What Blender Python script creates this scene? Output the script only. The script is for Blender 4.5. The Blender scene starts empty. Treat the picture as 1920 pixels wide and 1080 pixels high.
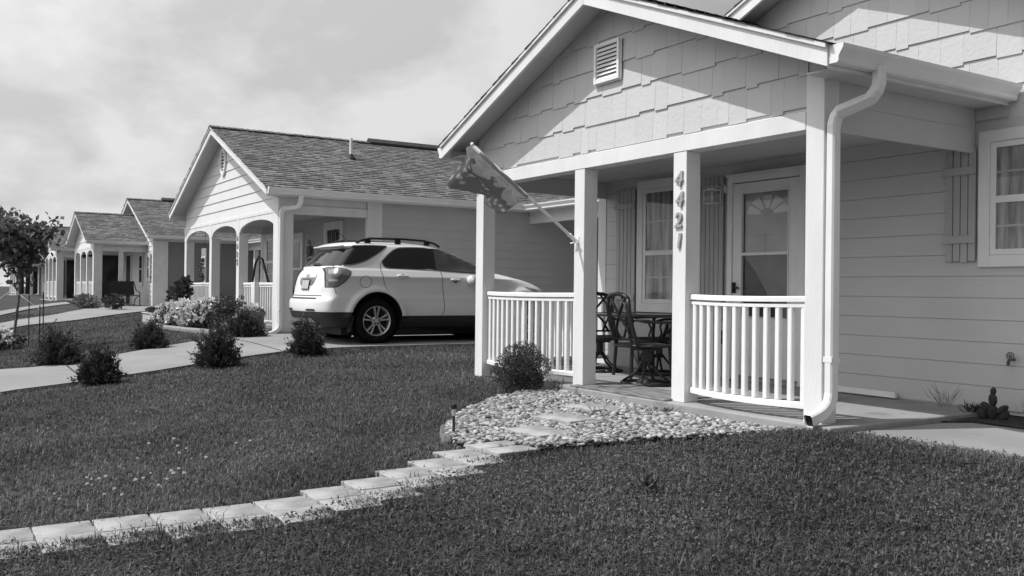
import bpy, bmesh, math, random
import numpy as np
from mathutils import Vector, Matrix
from mathutils.bvhtree import BVHTree

random.seed(7)
RNG = np.random.default_rng(11)
R = math.radians
SC = bpy.context.scene
COL = SC.collection
GLOW = 1.75
SUN_E, SKY_S, CL_LO, CL_HI, EXPO = 2.75, 0.8, 0.42, 0.56, 0.42

# ------------------------------------------------------------------ materials
def new_mat(name):
    m = bpy.data.materials.new(name); m.use_nodes = True
    nt = m.node_tree; nt.nodes.clear()
    out = nt.nodes.new('ShaderNodeOutputMaterial')
    b = nt.nodes.new('ShaderNodeBsdfPrincipled')
    nt.links.new(b.outputs[0], out.inputs[0])
    return m, nt, b

def N(nt, t, **kw):
    n = nt.nodes.new(t)
    for k, v in kw.items():
        if k.startswith('i_'):
            key = k[2:]
            key = int(key) if key.isdigit() else key.replace('_', ' ')
            n.inputs[key].default_value = v
        else:
            setattr(n, k, v)
    return n

def grey(v): return (v, v, v, 1.0)

def ramp(nt, src, stops):
    r = N(nt, 'ShaderNodeValToRGB')
    el = r.color_ramp.elements
    while len(el) < len(stops): el.new(0.5)
    for e, (p, v) in zip(el, stops):
        e.position = p; e.color = grey(v)
    nt.links.new(src, r.inputs[0])
    return r.outputs[0]

def noise_mat(name, lo, hi, scale=8.0, rough=0.7, stretch=(1, 1, 1), bump=0.0, bscale=60.0, bstretch=None,
              spec=0.3, detail=5.0, lo_p=0.35, hi_p=0.65, metal=0.0, bdist=0.01, coat=0.0, stain=None):
    m, nt, b = new_mat(name)
    tc = N(nt, 'ShaderNodeTexCoord')
    mp = N(nt, 'ShaderNodeMapping'); mp.inputs['Scale'].default_value = stretch
    nt.links.new(tc.outputs['Object'], mp.inputs[0])
    n = N(nt, 'ShaderNodeTexNoise', i_Scale=scale, i_Detail=detail)
    nt.links.new(mp.outputs[0], n.inputs['Vector'])
    col = ramp(nt, n.outputs[0], [(lo_p, lo), (hi_p, hi)])
    if stain:
        n3 = N(nt, 'ShaderNodeTexNoise', i_Scale=stain[0], i_Detail=8.0, i_Roughness=0.65)
        nt.links.new(tc.outputs['Object'], n3.inputs['Vector'])
        f = ramp(nt, n3.outputs[0], [(stain[1], 0.0), (stain[2], 1.0)])
        mx = N(nt, 'ShaderNodeMix', data_type='RGBA')
        nt.links.new(f, mx.inputs[0]); nt.links.new(col, mx.inputs[6])
        mx.inputs[7].default_value = grey(stain[3])
        col = mx.outputs[2]
    nt.links.new(col, b.inputs['Base Color'])
    b.inputs['Roughness'].default_value = rough
    b.inputs['Specular IOR Level'].default_value = spec
    b.inputs['Metallic'].default_value = metal
    if coat: b.inputs['Coat Weight'].default_value = coat
    if bump:
        mp2 = N(nt, 'ShaderNodeMapping'); mp2.inputs['Scale'].default_value = bstretch or (1, 1, 1)
        nt.links.new(tc.outputs['Object'], mp2.inputs[0])
        n2 = N(nt, 'ShaderNodeTexNoise', i_Scale=bscale, i_Detail=4.0)
        nt.links.new(mp2.outputs[0], n2.inputs['Vector'])
        bp = N(nt, 'ShaderNodeBump', i_Strength=bump, i_Distance=bdist)
        nt.links.new(n2.outputs[0], bp.inputs['Height'])
        nt.links.new(bp.outputs[0], b.inputs['Normal'])
    return m

def island_mat(name, lo, hi, rough=0.8, spec=0.2, bump=0.0, bscale=40, trans=0.0, noise=0.0, dry=None):
    return _island(name, lo, hi, rough, spec, bump, bscale, trans, noise, dry)

def _island(name, lo, hi, rough, spec, bump, bscale, trans, noise, dry):
    m, nt, b = new_mat(name)
    g = N(nt, 'ShaderNodeNewGeometry')
    col = ramp(nt, g.outputs['Random Per Island'], [(0.0, lo), (dry[0], hi), (dry[0] + .005, dry[1])] if dry else [(0.0, lo), (1.0, hi)])
    if noise:
        tc = N(nt, 'ShaderNodeTexCoord')
        n = N(nt, 'ShaderNodeTexNoise', i_Scale=noise, i_Detail=4.0)
        nt.links.new(tc.outputs['Object'], n.inputs['Vector'])
        f = ramp(nt, n.outputs[0], [(0.35, 0.62), (0.65, 1.25)])
        mx = N(nt, 'ShaderNodeMix', data_type='RGBA', blend_type='MULTIPLY')
        mx.inputs[0].default_value = 1.0
        nt.links.new(col, mx.inputs[6]); nt.links.new(f, mx.inputs[7])
        col = mx.outputs[2]
    nt.links.new(col, b.inputs['Base Color'])
    b.inputs['Roughness'].default_value = rough
    b.inputs['Specular IOR Level'].default_value = spec
    if bump:
        tc = N(nt, 'ShaderNodeTexCoord')
        n2 = N(nt, 'ShaderNodeTexNoise', i_Scale=bscale, i_Detail=4.0)
        nt.links.new(tc.outputs['Object'], n2.inputs['Vector'])
        bp = N(nt, 'ShaderNodeBump', i_Strength=bump, i_Distance=0.01)
        nt.links.new(n2.outputs[0], bp.inputs['Height'])
        nt.links.new(bp.outputs[0], b.inputs['Normal'])
    if trans:
        out = [n for n in nt.nodes if n.type == 'OUTPUT_MATERIAL'][0]
        t = N(nt, 'ShaderNodeBsdfTranslucent'); nt.links.new(col, t.inputs[0])
        mx = N(nt, 'ShaderNodeMixShader'); mx.inputs[0].default_value = trans
        nt.links.new(b.outputs[0], mx.inputs[1]); nt.links.new(t.outputs[0], mx.inputs[2])
        nt.links.new(mx.outputs[0], out.inputs[0])
    return m

def glass_mat(name, tint=0.55, dark=0.02, see=0.6):
    """window glass: dark tinted see-through sheet with a Fresnel reflection"""
    m, nt, b = new_mat(name)
    out = [n for n in nt.nodes if n.type == 'OUTPUT_MATERIAL'][0]
    b.inputs['Base Color'].default_value = grey(dark); b.inputs['Roughness'].default_value = 0.03
    t = N(nt, 'ShaderNodeBsdfTransparent'); t.inputs[0].default_value = grey(tint)
    g = N(nt, 'ShaderNodeBsdfGlossy'); g.inputs['Roughness'].default_value = 0.02
    fr = N(nt, 'ShaderNodeFresnel', i_IOR=1.5)
    m1 = N(nt, 'ShaderNodeMixShader'); m1.inputs[0].default_value = see
    nt.links.new(b.outputs[0], m1.inputs[1]); nt.links.new(t.outputs[0], m1.inputs[2])
    m2 = N(nt, 'ShaderNodeMixShader')
    nt.links.new(fr.outputs[0], m2.inputs[0]); nt.links.new(m1.outputs[0], m2.inputs[1]); nt.links.new(g.outputs[0], m2.inputs[2])
    nt.links.new(m2.outputs[0], out.inputs[0])
    return m

def roof_mat(name, lo, hi):
    """asphalt shingles: brick pattern on the UVs, u along the eave and v down the slope"""
    m, nt, b = new_mat(name)
    uv = N(nt, 'ShaderNodeUVMap'); uv.uv_map = 'UVMap'
    br = N(nt, 'ShaderNodeTexBrick', offset=0.37, squash=1.0)
    br.inputs['Color1'].default_value = grey(lo); br.inputs['Color2'].default_value = grey(hi)
    br.inputs['Mortar'].default_value = grey(lo * 0.45)
    br.inputs['Scale'].default_value = 1.0
    br.inputs['Mortar Size'].default_value = 0.006
    br.inputs['Brick Width'].default_value = 0.23
    br.inputs['Row Height'].default_value = 0.14
    nt.links.new(uv.outputs[0], br.inputs['Vector'])
    n = N(nt, 'ShaderNodeTexNoise', i_Scale=90.0, i_Detail=3.0)
    nt.links.new(uv.outputs[0], n.inputs['Vector'])
    n2 = N(nt, 'ShaderNodeTexNoise', i_Scale=1.3, i_Detail=4.0)
    nt.links.new(uv.outputs[0], n2.inputs['Vector'])
    f = ramp(nt, n.outputs[0], [(0.3, 0.65), (0.7, 1.35)])
    f2 = ramp(nt, n2.outputs[0], [(0.3, 0.8), (0.7, 1.2)])
    mx = N(nt, 'ShaderNodeMix', data_type='RGBA', blend_type='MULTIPLY'); mx.inputs[0].default_value = 1.0
    nt.links.new(br.outputs[0], mx.inputs[6]); nt.links.new(f, mx.inputs[7])
    mx2 = N(nt, 'ShaderNodeMix', data_type='RGBA', blend_type='MULTIPLY'); mx2.inputs[0].default_value = 1.0
    nt.links.new(mx.outputs[2], mx2.inputs[6]); nt.links.new(f2, mx2.inputs[7])
    # shadows under the laminated tabs painted as dark dashes of random length along each course
    sx = N(nt, 'ShaderNodeSeparateXYZ'); nt.links.new(uv.outputs[0], sx.inputs[0])
    dv = N(nt, 'ShaderNodeMath', operation='DIVIDE'); nt.links.new(sx.outputs[1], dv.inputs[0]); dv.inputs[1].default_value = .14
    fl = N(nt, 'ShaderNodeMath', operation='FLOOR'); nt.links.new(dv.outputs[0], fl.inputs[0])
    fc = N(nt, 'ShaderNodeMath', operation='FRACT'); nt.links.new(dv.outputs[0], fc.inputs[0])
    cbn = N(nt, 'ShaderNodeCombineXYZ'); nt.links.new(sx.outputs[0], cbn.inputs[0])
    ml = N(nt, 'ShaderNodeMath', operation='MULTIPLY'); nt.links.new(fl.outputs[0], ml.inputs[0]); ml.inputs[1].default_value = 3.17; nt.links.new(ml.outputs[0], cbn.inputs[1])
    n4 = N(nt, 'ShaderNodeTexNoise', i_Scale=3.4, i_Detail=1.0); nt.links.new(cbn.outputs[0], n4.inputs['Vector'])
    on_ = ramp(nt, n4.outputs[0], [(.47, 0), (.5, 1)]); lo_ = ramp(nt, fc.outputs[0], [(.38, 1), (.46, 0)])
    mm = N(nt, 'ShaderNodeMath', operation='MULTIPLY'); nt.links.new(on_, mm.inputs[0]); nt.links.new(lo_, mm.inputs[1])
    dk = N(nt, 'ShaderNodeMix', data_type='RGBA'); nt.links.new(mm.outputs[0], dk.inputs[0]); nt.links.new(mx2.outputs[2], dk.inputs[6]); dk.inputs[7].default_value = grey(lo * .2)
    nt.links.new(dk.outputs[2], b.inputs['Base Color'])
    b.inputs['Roughness'].default_value = 0.95; b.inputs['Specular IOR Level'].default_value = 0.1
    bp = N(nt, 'ShaderNodeBump', i_Strength=0.5, i_Distance=0.006)
    nt.links.new(n.outputs[0], bp.inputs['Height']); nt.links.new(bp.outputs[0], b.inputs['Normal'])
    return m

M = {}
M['trim'] = noise_mat('white_painted_wood', 0.68, 0.76, 3, 0.6, (1, 1, 0.3), 0.75, 40, (1.5, 1.5, 0.16), bdist=0.006, stain=(7, 0.66, 0.82, 0.5))
M['trim_far'] = noise_mat('white_trim_paint', 0.66, 0.74, 5, 0.6)
M['metal_white'] = noise_mat('white_enamelled_gutter', 0.74, 0.8, 3, 0.35, spec=0.5)
M['rail'] = noise_mat('white_vinyl_rail', 0.78, 0.83, 6, 0.4, spec=0.5)
M['siding'] = noise_mat('painted_lap_siding', 0.5, 0.54, 1.2, 0.65, (1, 1, 1), 0.4, 30, (0.25, 1, 3), bdist=0.004)
M['siding_shade'] = noise_mat('shaded_lap_siding', 0.2, 0.23, 1.5, 0.7, (1, 1, 1), 0.35, 30, (1, 0.25, 3), bdist=0.004)  # far houses' pale siding, darkened to paint in shade on sides and wings
M['shake'] = island_mat('painted_cedar_texture_shakes', 0.54, 0.575, 0.7, 0.2, 0.5, 25)
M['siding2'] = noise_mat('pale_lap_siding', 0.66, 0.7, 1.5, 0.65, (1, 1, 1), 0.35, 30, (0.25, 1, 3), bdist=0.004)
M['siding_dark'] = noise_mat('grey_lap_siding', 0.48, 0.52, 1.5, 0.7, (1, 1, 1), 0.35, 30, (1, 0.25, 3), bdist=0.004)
M['soffit'] = noise_mat('painted_soffit_board', 0.55, 0.6, 3, 0.7)
M['ceiling'] = noise_mat('porch_ceiling_board', 0.5, 0.55, 3, 0.7)
M['roof'] = roof_mat('asphalt_shingles', 0.135, 0.21)
M['shutter'] = noise_mat('grey_painted_shutter', 0.36, 0.42, 6, 0.6, (1, 1, 0.2), 0.3, 60, (1, 1, 0.1), bdist=0.004)
M['vinyl'] = noise_mat('window_vinyl', 0.68, 0.74, 5, 0.4, spec=0.5)
M['door'] = noise_mat('storm_door_enamel', 0.68, 0.73, 3, 0.4, spec=0.5)
M['indoor'] = noise_mat('inner_door_paint', 0.4, 0.56, 2.2, 0.5)
M['lite'] = noise_mat('frosted_fanlight', 0.8, 0.88, 3, 0.3)
M['curtain'] = noise_mat('window_curtain', 0.25, 0.75, 3.0, 0.9, (5, 5, 0.5))
M['glass_dim_tone'] = noise_mat('lower_glass_dim_tone', 0.16, 0.24, 2, 0.9)  # dim tone painted behind the lower door glass, no cloth there
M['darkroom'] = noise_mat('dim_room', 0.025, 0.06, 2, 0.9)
M['glass'] = glass_mat('window_glass', 1.0, 0.03, 0.98)
M['glass_dark'] = glass_mat('reflective_window_glass', 0.95, 0.02, 0.95)
M['concrete'] = noise_mat('worn_concrete', 0.235, 0.285, 0.9, 0.85, bump=0.3, bscale=90, detail=9, stain=(1.7, 0.55, 0.75, 0.2))
M['slab'] = noise_mat('porch_concrete', 0.26, 0.32, 1.6, 0.85, bump=0.3, bscale=90, detail=8, stain=(3.5, 0.55, 0.72, 0.17))
M['paver'] = island_mat('concrete_paver', 0.31, 0.37, 0.85, 0.2, 0.4, 70, noise=3.0)
M['mat'] = noise_mat('stained_shaded_slab', 0.1, 0.24, 5, 0.85, (1, 4, 1), 0.4, 40)  # dark tone standing for stains and shade on the slab
M['soil'] = noise_mat('dark_soil', 0.02, 0.045, 12, 0.95, bump=0.6, bscale=40, bdist=0.03)
M['turf'] = noise_mat('lawn_turf', 0.035, 0.065, 9, 0.95, bump=0.8, bscale=60, bdist=0.04, detail=9)
M['stone'] = island_mat('river_stone', 0.1, 0.46, 0.8, 0.2, 0.5, 50, noise=30)
M['edge'] = island_mat('edging_block', 0.1, 0.18, 0.9, 0.2, 0.5, 60, noise=15)
M['grass'] = island_mat('mown_grass_blade', 0.06, 0.165, 0.65, 0.2, trans=0.25, noise=0.7, dry=(0.95, 0.28))
M['grass_rank'] = island_mat('rank_grass_blade', 0.055, 0.15, 0.65, 0.2, trans=0.25, noise=0.55, dry=(0.97, 0.26))
M['leaf_dark'] = island_mat('dark_yew_needles', 0.026, 0.115, 0.6, 0.3, trans=0.15)
M['leaf_mid'] = island_mat('shrub_leaf', 0.03, 0.1, 0.6, 0.3, trans=0.15)
M['leaf_tree'] = island_mat('maple_leaf', 0.05, 0.2, 0.5, 0.4, trans=0.35)
M['leaf_pale'] = island_mat('pale_leaf', 0.1, 0.24, 0.6, 0.3, trans=0.25)
M['clover_leaf'] = island_mat('clover_leaf', 0.055, 0.14, 0.65, 0.2, trans=0.2, noise=0.55)
M['petal'] = island_mat('white_petal', 0.6, 0.85, 0.7, 0.2, trans=0.2)
M['bark'] = noise_mat('bark', 0.09, 0.16, 12, 0.9, (1, 1, 0.2), 0.6, 40, bdist=0.01)
M['stake'] = noise_mat('dark_metal_stake', 0.03, 0.05, 10, 0.6)
M['iron'] = noise_mat('black_cast_metal', 0.014, 0.022, 10, 0.42, spec=0.5)
M['iron_glass'] = noise_mat('dark_table_glass', 0.03, 0.04, 4, 0.15, spec=0.6)
M['sling'] = noise_mat('dark_mesh_seat', 0.02, 0.035, 30, 0.8)
M['bronze'] = noise_mat('weathered_metal_numeral', 0.3, 0.42, 20, 0.45, spec=0.6, metal=0.2)
M['lampmetal'] = noise_mat('white_lamp_metal', 0.74, 0.8, 8, 0.4, spec=0.5)
M['bulb'] = glass_mat('lamp_bulb_glass', 0.9, 0.6, 0.3)
M['dark'] = noise_mat('dark_plastic', 0.012, 0.02, 10, 0.6)
M['carpaint'] = noise_mat('white_car_paint', 0.7, 0.73, 2, 0.3, spec=0.5, coat=0.3)
M['carglass'] = noise_mat('tinted_car_glass', 0.010, 0.014, 2, 0.04, spec=0.6)
M['cargl_daylit'] = noise_mat('daylit_car_glass', 0.05, 0.085, 4, 0.04, spec=0.7)  # paler base colour paints the daylight seen through the front side windows
M['cladding'] = noise_mat('black_bumper_plastic', 0.024, 0.034, 20, 0.6, spec=0.3)
M['tyre'] = noise_mat('tyre_rubber', 0.006, 0.01, 30, 0.9, spec=0.15)
M['alloy'] = noise_mat('alloy_wheel', 0.42, 0.5, 10, 0.35, metal=0.6, spec=0.5)
M['chrome'] = noise_mat('satin_bright_trim', 0.2, 0.24, 10, 0.4, metal=0.3)
M['lens'] = noise_mat('tail_lamp_lens', 0.1, 0.16, 8, 0.15, spec=0.5)
M['lens_dark'] = noise_mat('tail_lamp_inner_lens', 0.05, 0.08, 8, 0.15, spec=0.5)
M['lens_clear'] = noise_mat('clear_lamp_lens', 0.24, 0.32, 8, 0.2, spec=0.5)
M['plate'] = noise_mat('licence_plate', 0.3, 0.55, 30, 0.5)
M['urn'] = noise_mat('pale_glazed_pot', 0.4, 0.5, 6, 0.5)
M['pot_dark'] = noise_mat('dark_plastic_pot', 0.09, 0.13, 5, 0.5)
M['tube_white'] = noise_mat('white_tube_metal', 0.7, 0.76, 5, 0.4)
M['rock'] = noise_mat('dark_rock', 0.03, 0.1, 7, 0.9, bump=0.8, bscale=15, bdist=0.03)
M['bin'] = noise_mat('dark_bin_plastic', 0.015, 0.025, 5, 0.5)
M['cactus'] = noise_mat('cactus_pad', 0.02, 0.04, 15, 0.7, bump=0.5, bscale=60)
M['ornament'] = noise_mat('weathered_metal_ornament', 0.04, 0.16, 20, 0.6)

# ------------------------------------------------------------------ mesh builder
class MB:
    def __init__(s): s.v = []; s.f = []; s.uv = {}; s.mi = {}
    def add(s, vs, fs, uvs=None):
        o = len(s.v); s.v += [tuple(map(float, p)) for p in vs]
        for i, f in enumerate(fs):
            if uvs: s.uv[len(s.f)] = uvs[i]
            s.f.append([o + k for k in f])
    def box(s, x0, x1, y0, y1, z0, z1):
        s.add([(x0, y0, z0), (x1, y0, z0), (x1, y1, z0), (x0, y1, z0), (x0, y0, z1), (x1, y0, z1), (x1, y1, z1), (x0, y1, z1)],
              [(0, 3, 2, 1), (4, 5, 6, 7), (0, 1, 5, 4), (1, 2, 6, 5), (2, 3, 7, 6), (3, 0, 4, 7)])
    def hexa(s, p):
        s.add(p, [(0, 3, 2, 1), (4, 5, 6, 7), (0, 1, 5, 4), (1, 2, 6, 5), (2, 3, 7, 6), (3, 0, 4, 7)])
    def prism(s, poly, axis, a, b):
        n = len(poly)
        def P(q, t):
            return {'x': (t, q[0], q[1]), 'y': (q[0], t, q[1]), 'z': (q[0], q[1], t)}[axis]
        vs = [P(q, a) for q in poly] + [P(q, b) for q in poly]
        fs = [tuple(range(n)), tuple(range(2 * n - 1, n - 1, -1))] + [(i, i + n, (i + 1) % n + n, (i + 1) % n) for i in range(n)]
        s.add(vs, fs)
    def tube(s, pts, r, n=8, r2=None, cap=True, flat=None):
        pts = [Vector(p) for p in pts]; m = len(pts); vs = []; fs = []
        ref = None
        for i, p in enumerate(pts):
            t = (pts[min(i + 1, m - 1)] - pts[max(i - 1, 0)]).normalized()
            if ref is None:
                ref = Vector((0, 0, 1)) if abs(t.z) < 0.9 else Vector((1, 0, 0))
            u = t.cross(ref).normalized(); w = u.cross(t).normalized(); ref = w
            rr = r if r2 is None else r + (r2 - r) * i / (m - 1)
            for k in range(n):
                a = 2 * math.pi * (k + 0.5) / n
                fu, fw = (1, 1) if flat is None else flat
                vs.append(p + u * (math.cos(a) * rr * fu) + w * (math.sin(a) * rr * fw))
        for i in range(m - 1):
            for k in range(n):
                fs.append((i * n + k, i * n + (k + 1) % n, (i + 1) * n + (k + 1) % n, (i + 1) * n + k))
        if cap: fs += [tuple(range(n - 1, -1, -1)), tuple((m - 1) * n + k for k in range(n))]
        s.add(vs, fs)
    def lathe(s, prof, n=24, cx=0, cy=0, cz=0, axis='z', closed=False):
        vs = []; fs = []; m = len(prof)
        for (r, h) in prof:
            for k in range(n):
                a = 2 * math.pi * k / n; c, d = math.cos(a) * r, math.sin(a) * r
                vs.append({'z': (cx + c, cy + d, cz + h), 'x': (cx + h, cy + c, cz + d), 'y': (cx + c, cy + h, cz + d)}[axis])
        for i in range(m - 1):
            for k in range(n):
                fs.append((i * n + k, i * n + (k + 1) % n, (i + 1) * n + (k + 1) % n, (i + 1) * n + k))
        if not closed: fs += [tuple(range(n - 1, -1, -1)), tuple((m - 1) * n + k for k in range(n))]
        s.add(vs, fs)
    def build(s, name, mat, parent=None, bevel=0.0, smooth=False, loc=None, seg=1, recalc=True):
        me = bpy.data.meshes.new(name)
        off = Vector((0, 0, 0))
        if parent is not None and loc is None: off = ROOTLOC.get(parent.name, Vector((0, 0, 0)))
        vs = [(p[0] - off.x, p[1] - off.y, p[2] - off.z) for p in s.v] if off.length else s.v
        me.from_pydata(vs, [], s.f)
        if s.uv:
            ul = me.uv_layers.new(name='UVMap')
            for p in me.polygons:
                q = s.uv.get(p.index)
                if q:
                    for li, c in zip(p.loop_indices, q): ul.data[li].uv = c
        if recalc:
            bm = bmesh.new(); bm.from_mesh(me); bmesh.ops.recalc_face_normals(bm, faces=bm.faces); bm.to_mesh(me); bm.free()
        if smooth: me.shade_smooth()
        o = bpy.data.objects.new(name, me); COL.objects.link(o)
        if mat is not None: me.materials.append(M[mat] if isinstance(mat, str) else mat)
        if parent is not None:
            o.parent = parent; ROOTLOC[o.name] = off
        elif loc is not None: o.location = loc
        if bevel:
            bv = o.modifiers.new('bevel', 'BEVEL'); bv.width = bevel; bv.segments = seg; bv.limit_method = 'ANGLE'; bv.angle_limit = R(40)
        return o

ROOTLOC = {}
def tag(o, label, cat, group=None, kind=None):
    if label: o['label'] = label
    if cat: o['category'] = cat
    if group: o['group'] = group
    if kind: o['kind'] = kind
    return o
def thing(name, label, cat, loc=(0, 0, 0), rz=0.0, group=None, world=True):
    o = bpy.data.objects.new(name, None); COL.objects.link(o)
    o.location = loc; o.rotation_euler = (0, 0, rz); o.empty_display_size = 0.2
    ROOTLOC[o.name] = Vector(loc) if world else Vector((0, 0, 0))
    return tag(o, label, cat, group)
def copy_tree(o, loc, rz, label=None, sc=None):
    c = o.copy(); COL.objects.link(c); c.location = loc; c.rotation_euler = (0, 0, rz)
    if sc: c.scale = sc
    if label: c['label'] = label
    for ch in o.children:
        d = ch.copy(); COL.objects.link(d); d.parent = c
        for g in ch.children:
            e = g.copy(); COL.objects.link(e); e.parent = d
    return c

# ------------------------------------------------------------------ terrain
def gz(x, y):
    x = np.asarray(x, float); y = np.asarray(y, float)
    b = np.interp(x, [-60, -40, -15, -7, 5], [.2, .16, .08, -.1, -.1])
    hump = .085 * np.exp(-((y - 5.25) / .75) ** 2) / (1 + np.exp(-np.clip((x + 4.75) / .09, -50, 50)))
    return b - .055 * (np.log1p(np.exp(np.clip((5.0 - y) * 2, -50, 50))) / 2) + hump
def g1(x, y): return float(gz(x, y))
# ------------------------------------------------------------------ building helpers
def lap(mb, P, ur, z0, z1, e, p0=0.015, p1=0.004, gap=0.0):
    z = z0
    while z < z1 - 1e-3:
        zt = min(z + e - gap, z1)
        a0, b0 = ur(z); a1, b1 = ur(zt - 1e-3)
        if b0 - a0 > 0.02:
            mb.hexa([P(a0, p0, z), P(b0, p0, z), P(b0, 0, z), P(a0, 0, z), P(a1, p1, zt), P(max(b1, a1), p1, zt), P(max(b1, a1), 0, zt), P(a1, 0, zt)])
        z += e
def shakes(mb, P, u0, u1, z0, zmax, e, rnd):
    z = z0 - 0.02; row = 0
    top = max(zmax(u0 + (u1 - u0) * i / 40) for i in range(41))
    while z < top:
        u = u0 - rnd.uniform(0, 0.15)
        k = rnd.random() < 0.5
        while u < u1:
            w = rnd.choice([0.13, 0.17, 0.2, 0.22, 0.26, 0.3]); k = not k if rnd.random() < 0.62 else k
            a, b = max(u, u0), min(u + w - 0.002, u1)
            if b - a > 0.02:
                zb = z + (0.024 if k else 0.0)
                ta, tb = min(z + e + 0.02, zmax(a)), min(z + e + 0.02, zmax(b))
                if max(ta, tb) > zb + 0.01:
                    ta, tb = max(ta, zb + 0.002), max(tb, zb + 0.002)
                    p = rnd.uniform(0.015, 0.018)
                    mb.hexa([P(a, p, zb), P(b, p, zb), P(b, 0, zb), P(a, 0, zb), P(a, 0.003, ta), P(b, 0.003, tb), P(b, 0, tb), P(a, 0, ta)])
            u += w
        z += e; row += 1

FH = 0.165
def gable_roof(par, xr, zr, s, hw, y0, y1, trim='trim', y_deck=None, gut=(1, 1), courses=True, back=True):
    """gable roof with its ridge along Y; zr is the bottom of the rake board at the apex"""
    zb = lambda x: zr - s * abs(x - xr)
    fr = MB()
    for sg in (-1, 1):
        xt = xr + sg * hw
        fr.prism([(xr + sg * 0.002, zb(xr)), (xt, zb(xt)), (xt, zb(xt) + FH), (xr + sg * 0.002, zb(xr) + FH)], 'y', y0, y0 + 0.035)
        fr.prism([(xr + sg * 0.002, zb(xr) + FH - 0.035), (xt, zb(xt) + FH - 0.035), (xt, zb(xt) + FH + 0.004), (xr + sg * 0.002, zb(xr) + FH + 0.004)], 'y', y0 - 0.022, y0 - 0.001)
        fr.box(min(xt, xt - sg * 0.03), max(xt, xt - sg * 0.03), y0 + 0.036, y1, zb(xt) - 0.005, zb(xt) + FH - 0.01)
    fr.build('rake_board', trim, par, 0.003)
    dk = MB()
    for sg in (-1, 1):
        xt = xr + sg * (hw - 0.034)
        dk.prism([(xr, zb(xr) + 0.1), (xt, zb(xt) + 0.1), (xt, zb(xt) + FH - 0.005), (xr, zb(xr) + FH - 0.005)], 'y', y0 + 0.036, y1)
    dk.build('soffit', 'soffit', par)
    sh = MB(); n = math.sqrt(1 + s * s); L = (hw + 0.03) * n; rnd = random.Random(int(abs(xr * 100)))
    ce = 0.14
    for sg in (-1, 1):
        k = 0
        def pt(d, h, y):
            dx = (hw + 0.03) - d / n
            return (xr + sg * (dx + h * s / n), y, zr - s * dx + FH + 0.002 + h / n)
        while k * ce < L:
            d0, d1 = k * ce, min((k + 1) * ce, L)
            j = rnd.uniform(-0.005, 0.005)
            ya, yb = y0 - 0.03 + j, y1
            h0, h1 = 0.011, 0.004
            vs = [pt(d0, 0, ya), pt(d0, 0, yb), pt(d1, 0, yb), pt(d1, 0, ya), pt(d0, h0, ya), pt(d0, h0, yb), pt(d1, h1, yb), pt(d1, h1, ya)]
            off = rnd.uniform(0, 9)
            q = [(ya + off, k * ce + 0.02), (yb + off, k * ce + 0.02), (yb + off, k * ce + 0.13), (ya + off, k * ce + 0.13)]
            e_ = [(0.0, k * ce + 0.0)] * 4
            sh.add(vs, [(0, 1, 2, 3), (4, 5, 6, 7), (0, 1, 5, 4), (1, 2, 6, 5), (2, 3, 7, 6), (3, 0, 4, 7)], [q, q, e_, e_, e_, e_])
            k += 1
    yy = y0 - 0.03
    while yy < y1:
        y2 = min(yy + 0.26, y1)
        for sg in (-1, 1):
            z_ = zr + FH + 0.02
            vs = [(xr, yy, z_ + .022), (xr, y2, z_ + .008), (xr + sg * .13, y2, z_ - .13 * s + .012), (xr + sg * .13, yy, z_ - .13 * s + .026),
                  (xr, yy, z_), (xr, y2, z_ - .01), (xr + sg * .13, y2, z_ - .13 * s - .004), (xr + sg * .13, yy, z_ - .13 * s)]
            q = [(yy, 0.02), (y2, 0.02), (y2, 0.12), (yy, 0.12)]
            sh.add(vs, [(0, 1, 2, 3), (4, 5, 6, 7), (0, 1, 5, 4), (1, 2, 6, 5), (2, 3, 7, 6), (3, 0, 4, 7)], [q] * 6)
        yy += 0.14 if yy < y0 + 8 else 0.26
    ro = sh.build('roof', 'roof', par)
    for sg, on in zip((-1, 1), gut):
        if on:
            g = MB(); xt = xr + sg * (hw + 0.002); zt = zb(xr + hw) + FH - 0.145
            prof = [(0, 0), (.07, 0), (.082, .016), (.079, .04), (.1, .075), (.118, .1), (.122, .128), (.112, .128), (.108, .112), (.004, .112)]
            g.prism([(xt + sg * a, zt + b) for a, b in prof], 'y', y0 + 0.03, y1 - 0.02)
            pc = [(0, 0), (.07, 0), (.082, .016), (.079, .04), (.1, .075), (.118, .1), (.122, .13), (0, .13)]
            g.prism([(xt + sg * a, zt + b) for a, b in pc], 'y', y0 + 0.018, y0 + 0.029)
            g.build('gutter', 'metal_white', par)
    return ro

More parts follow.
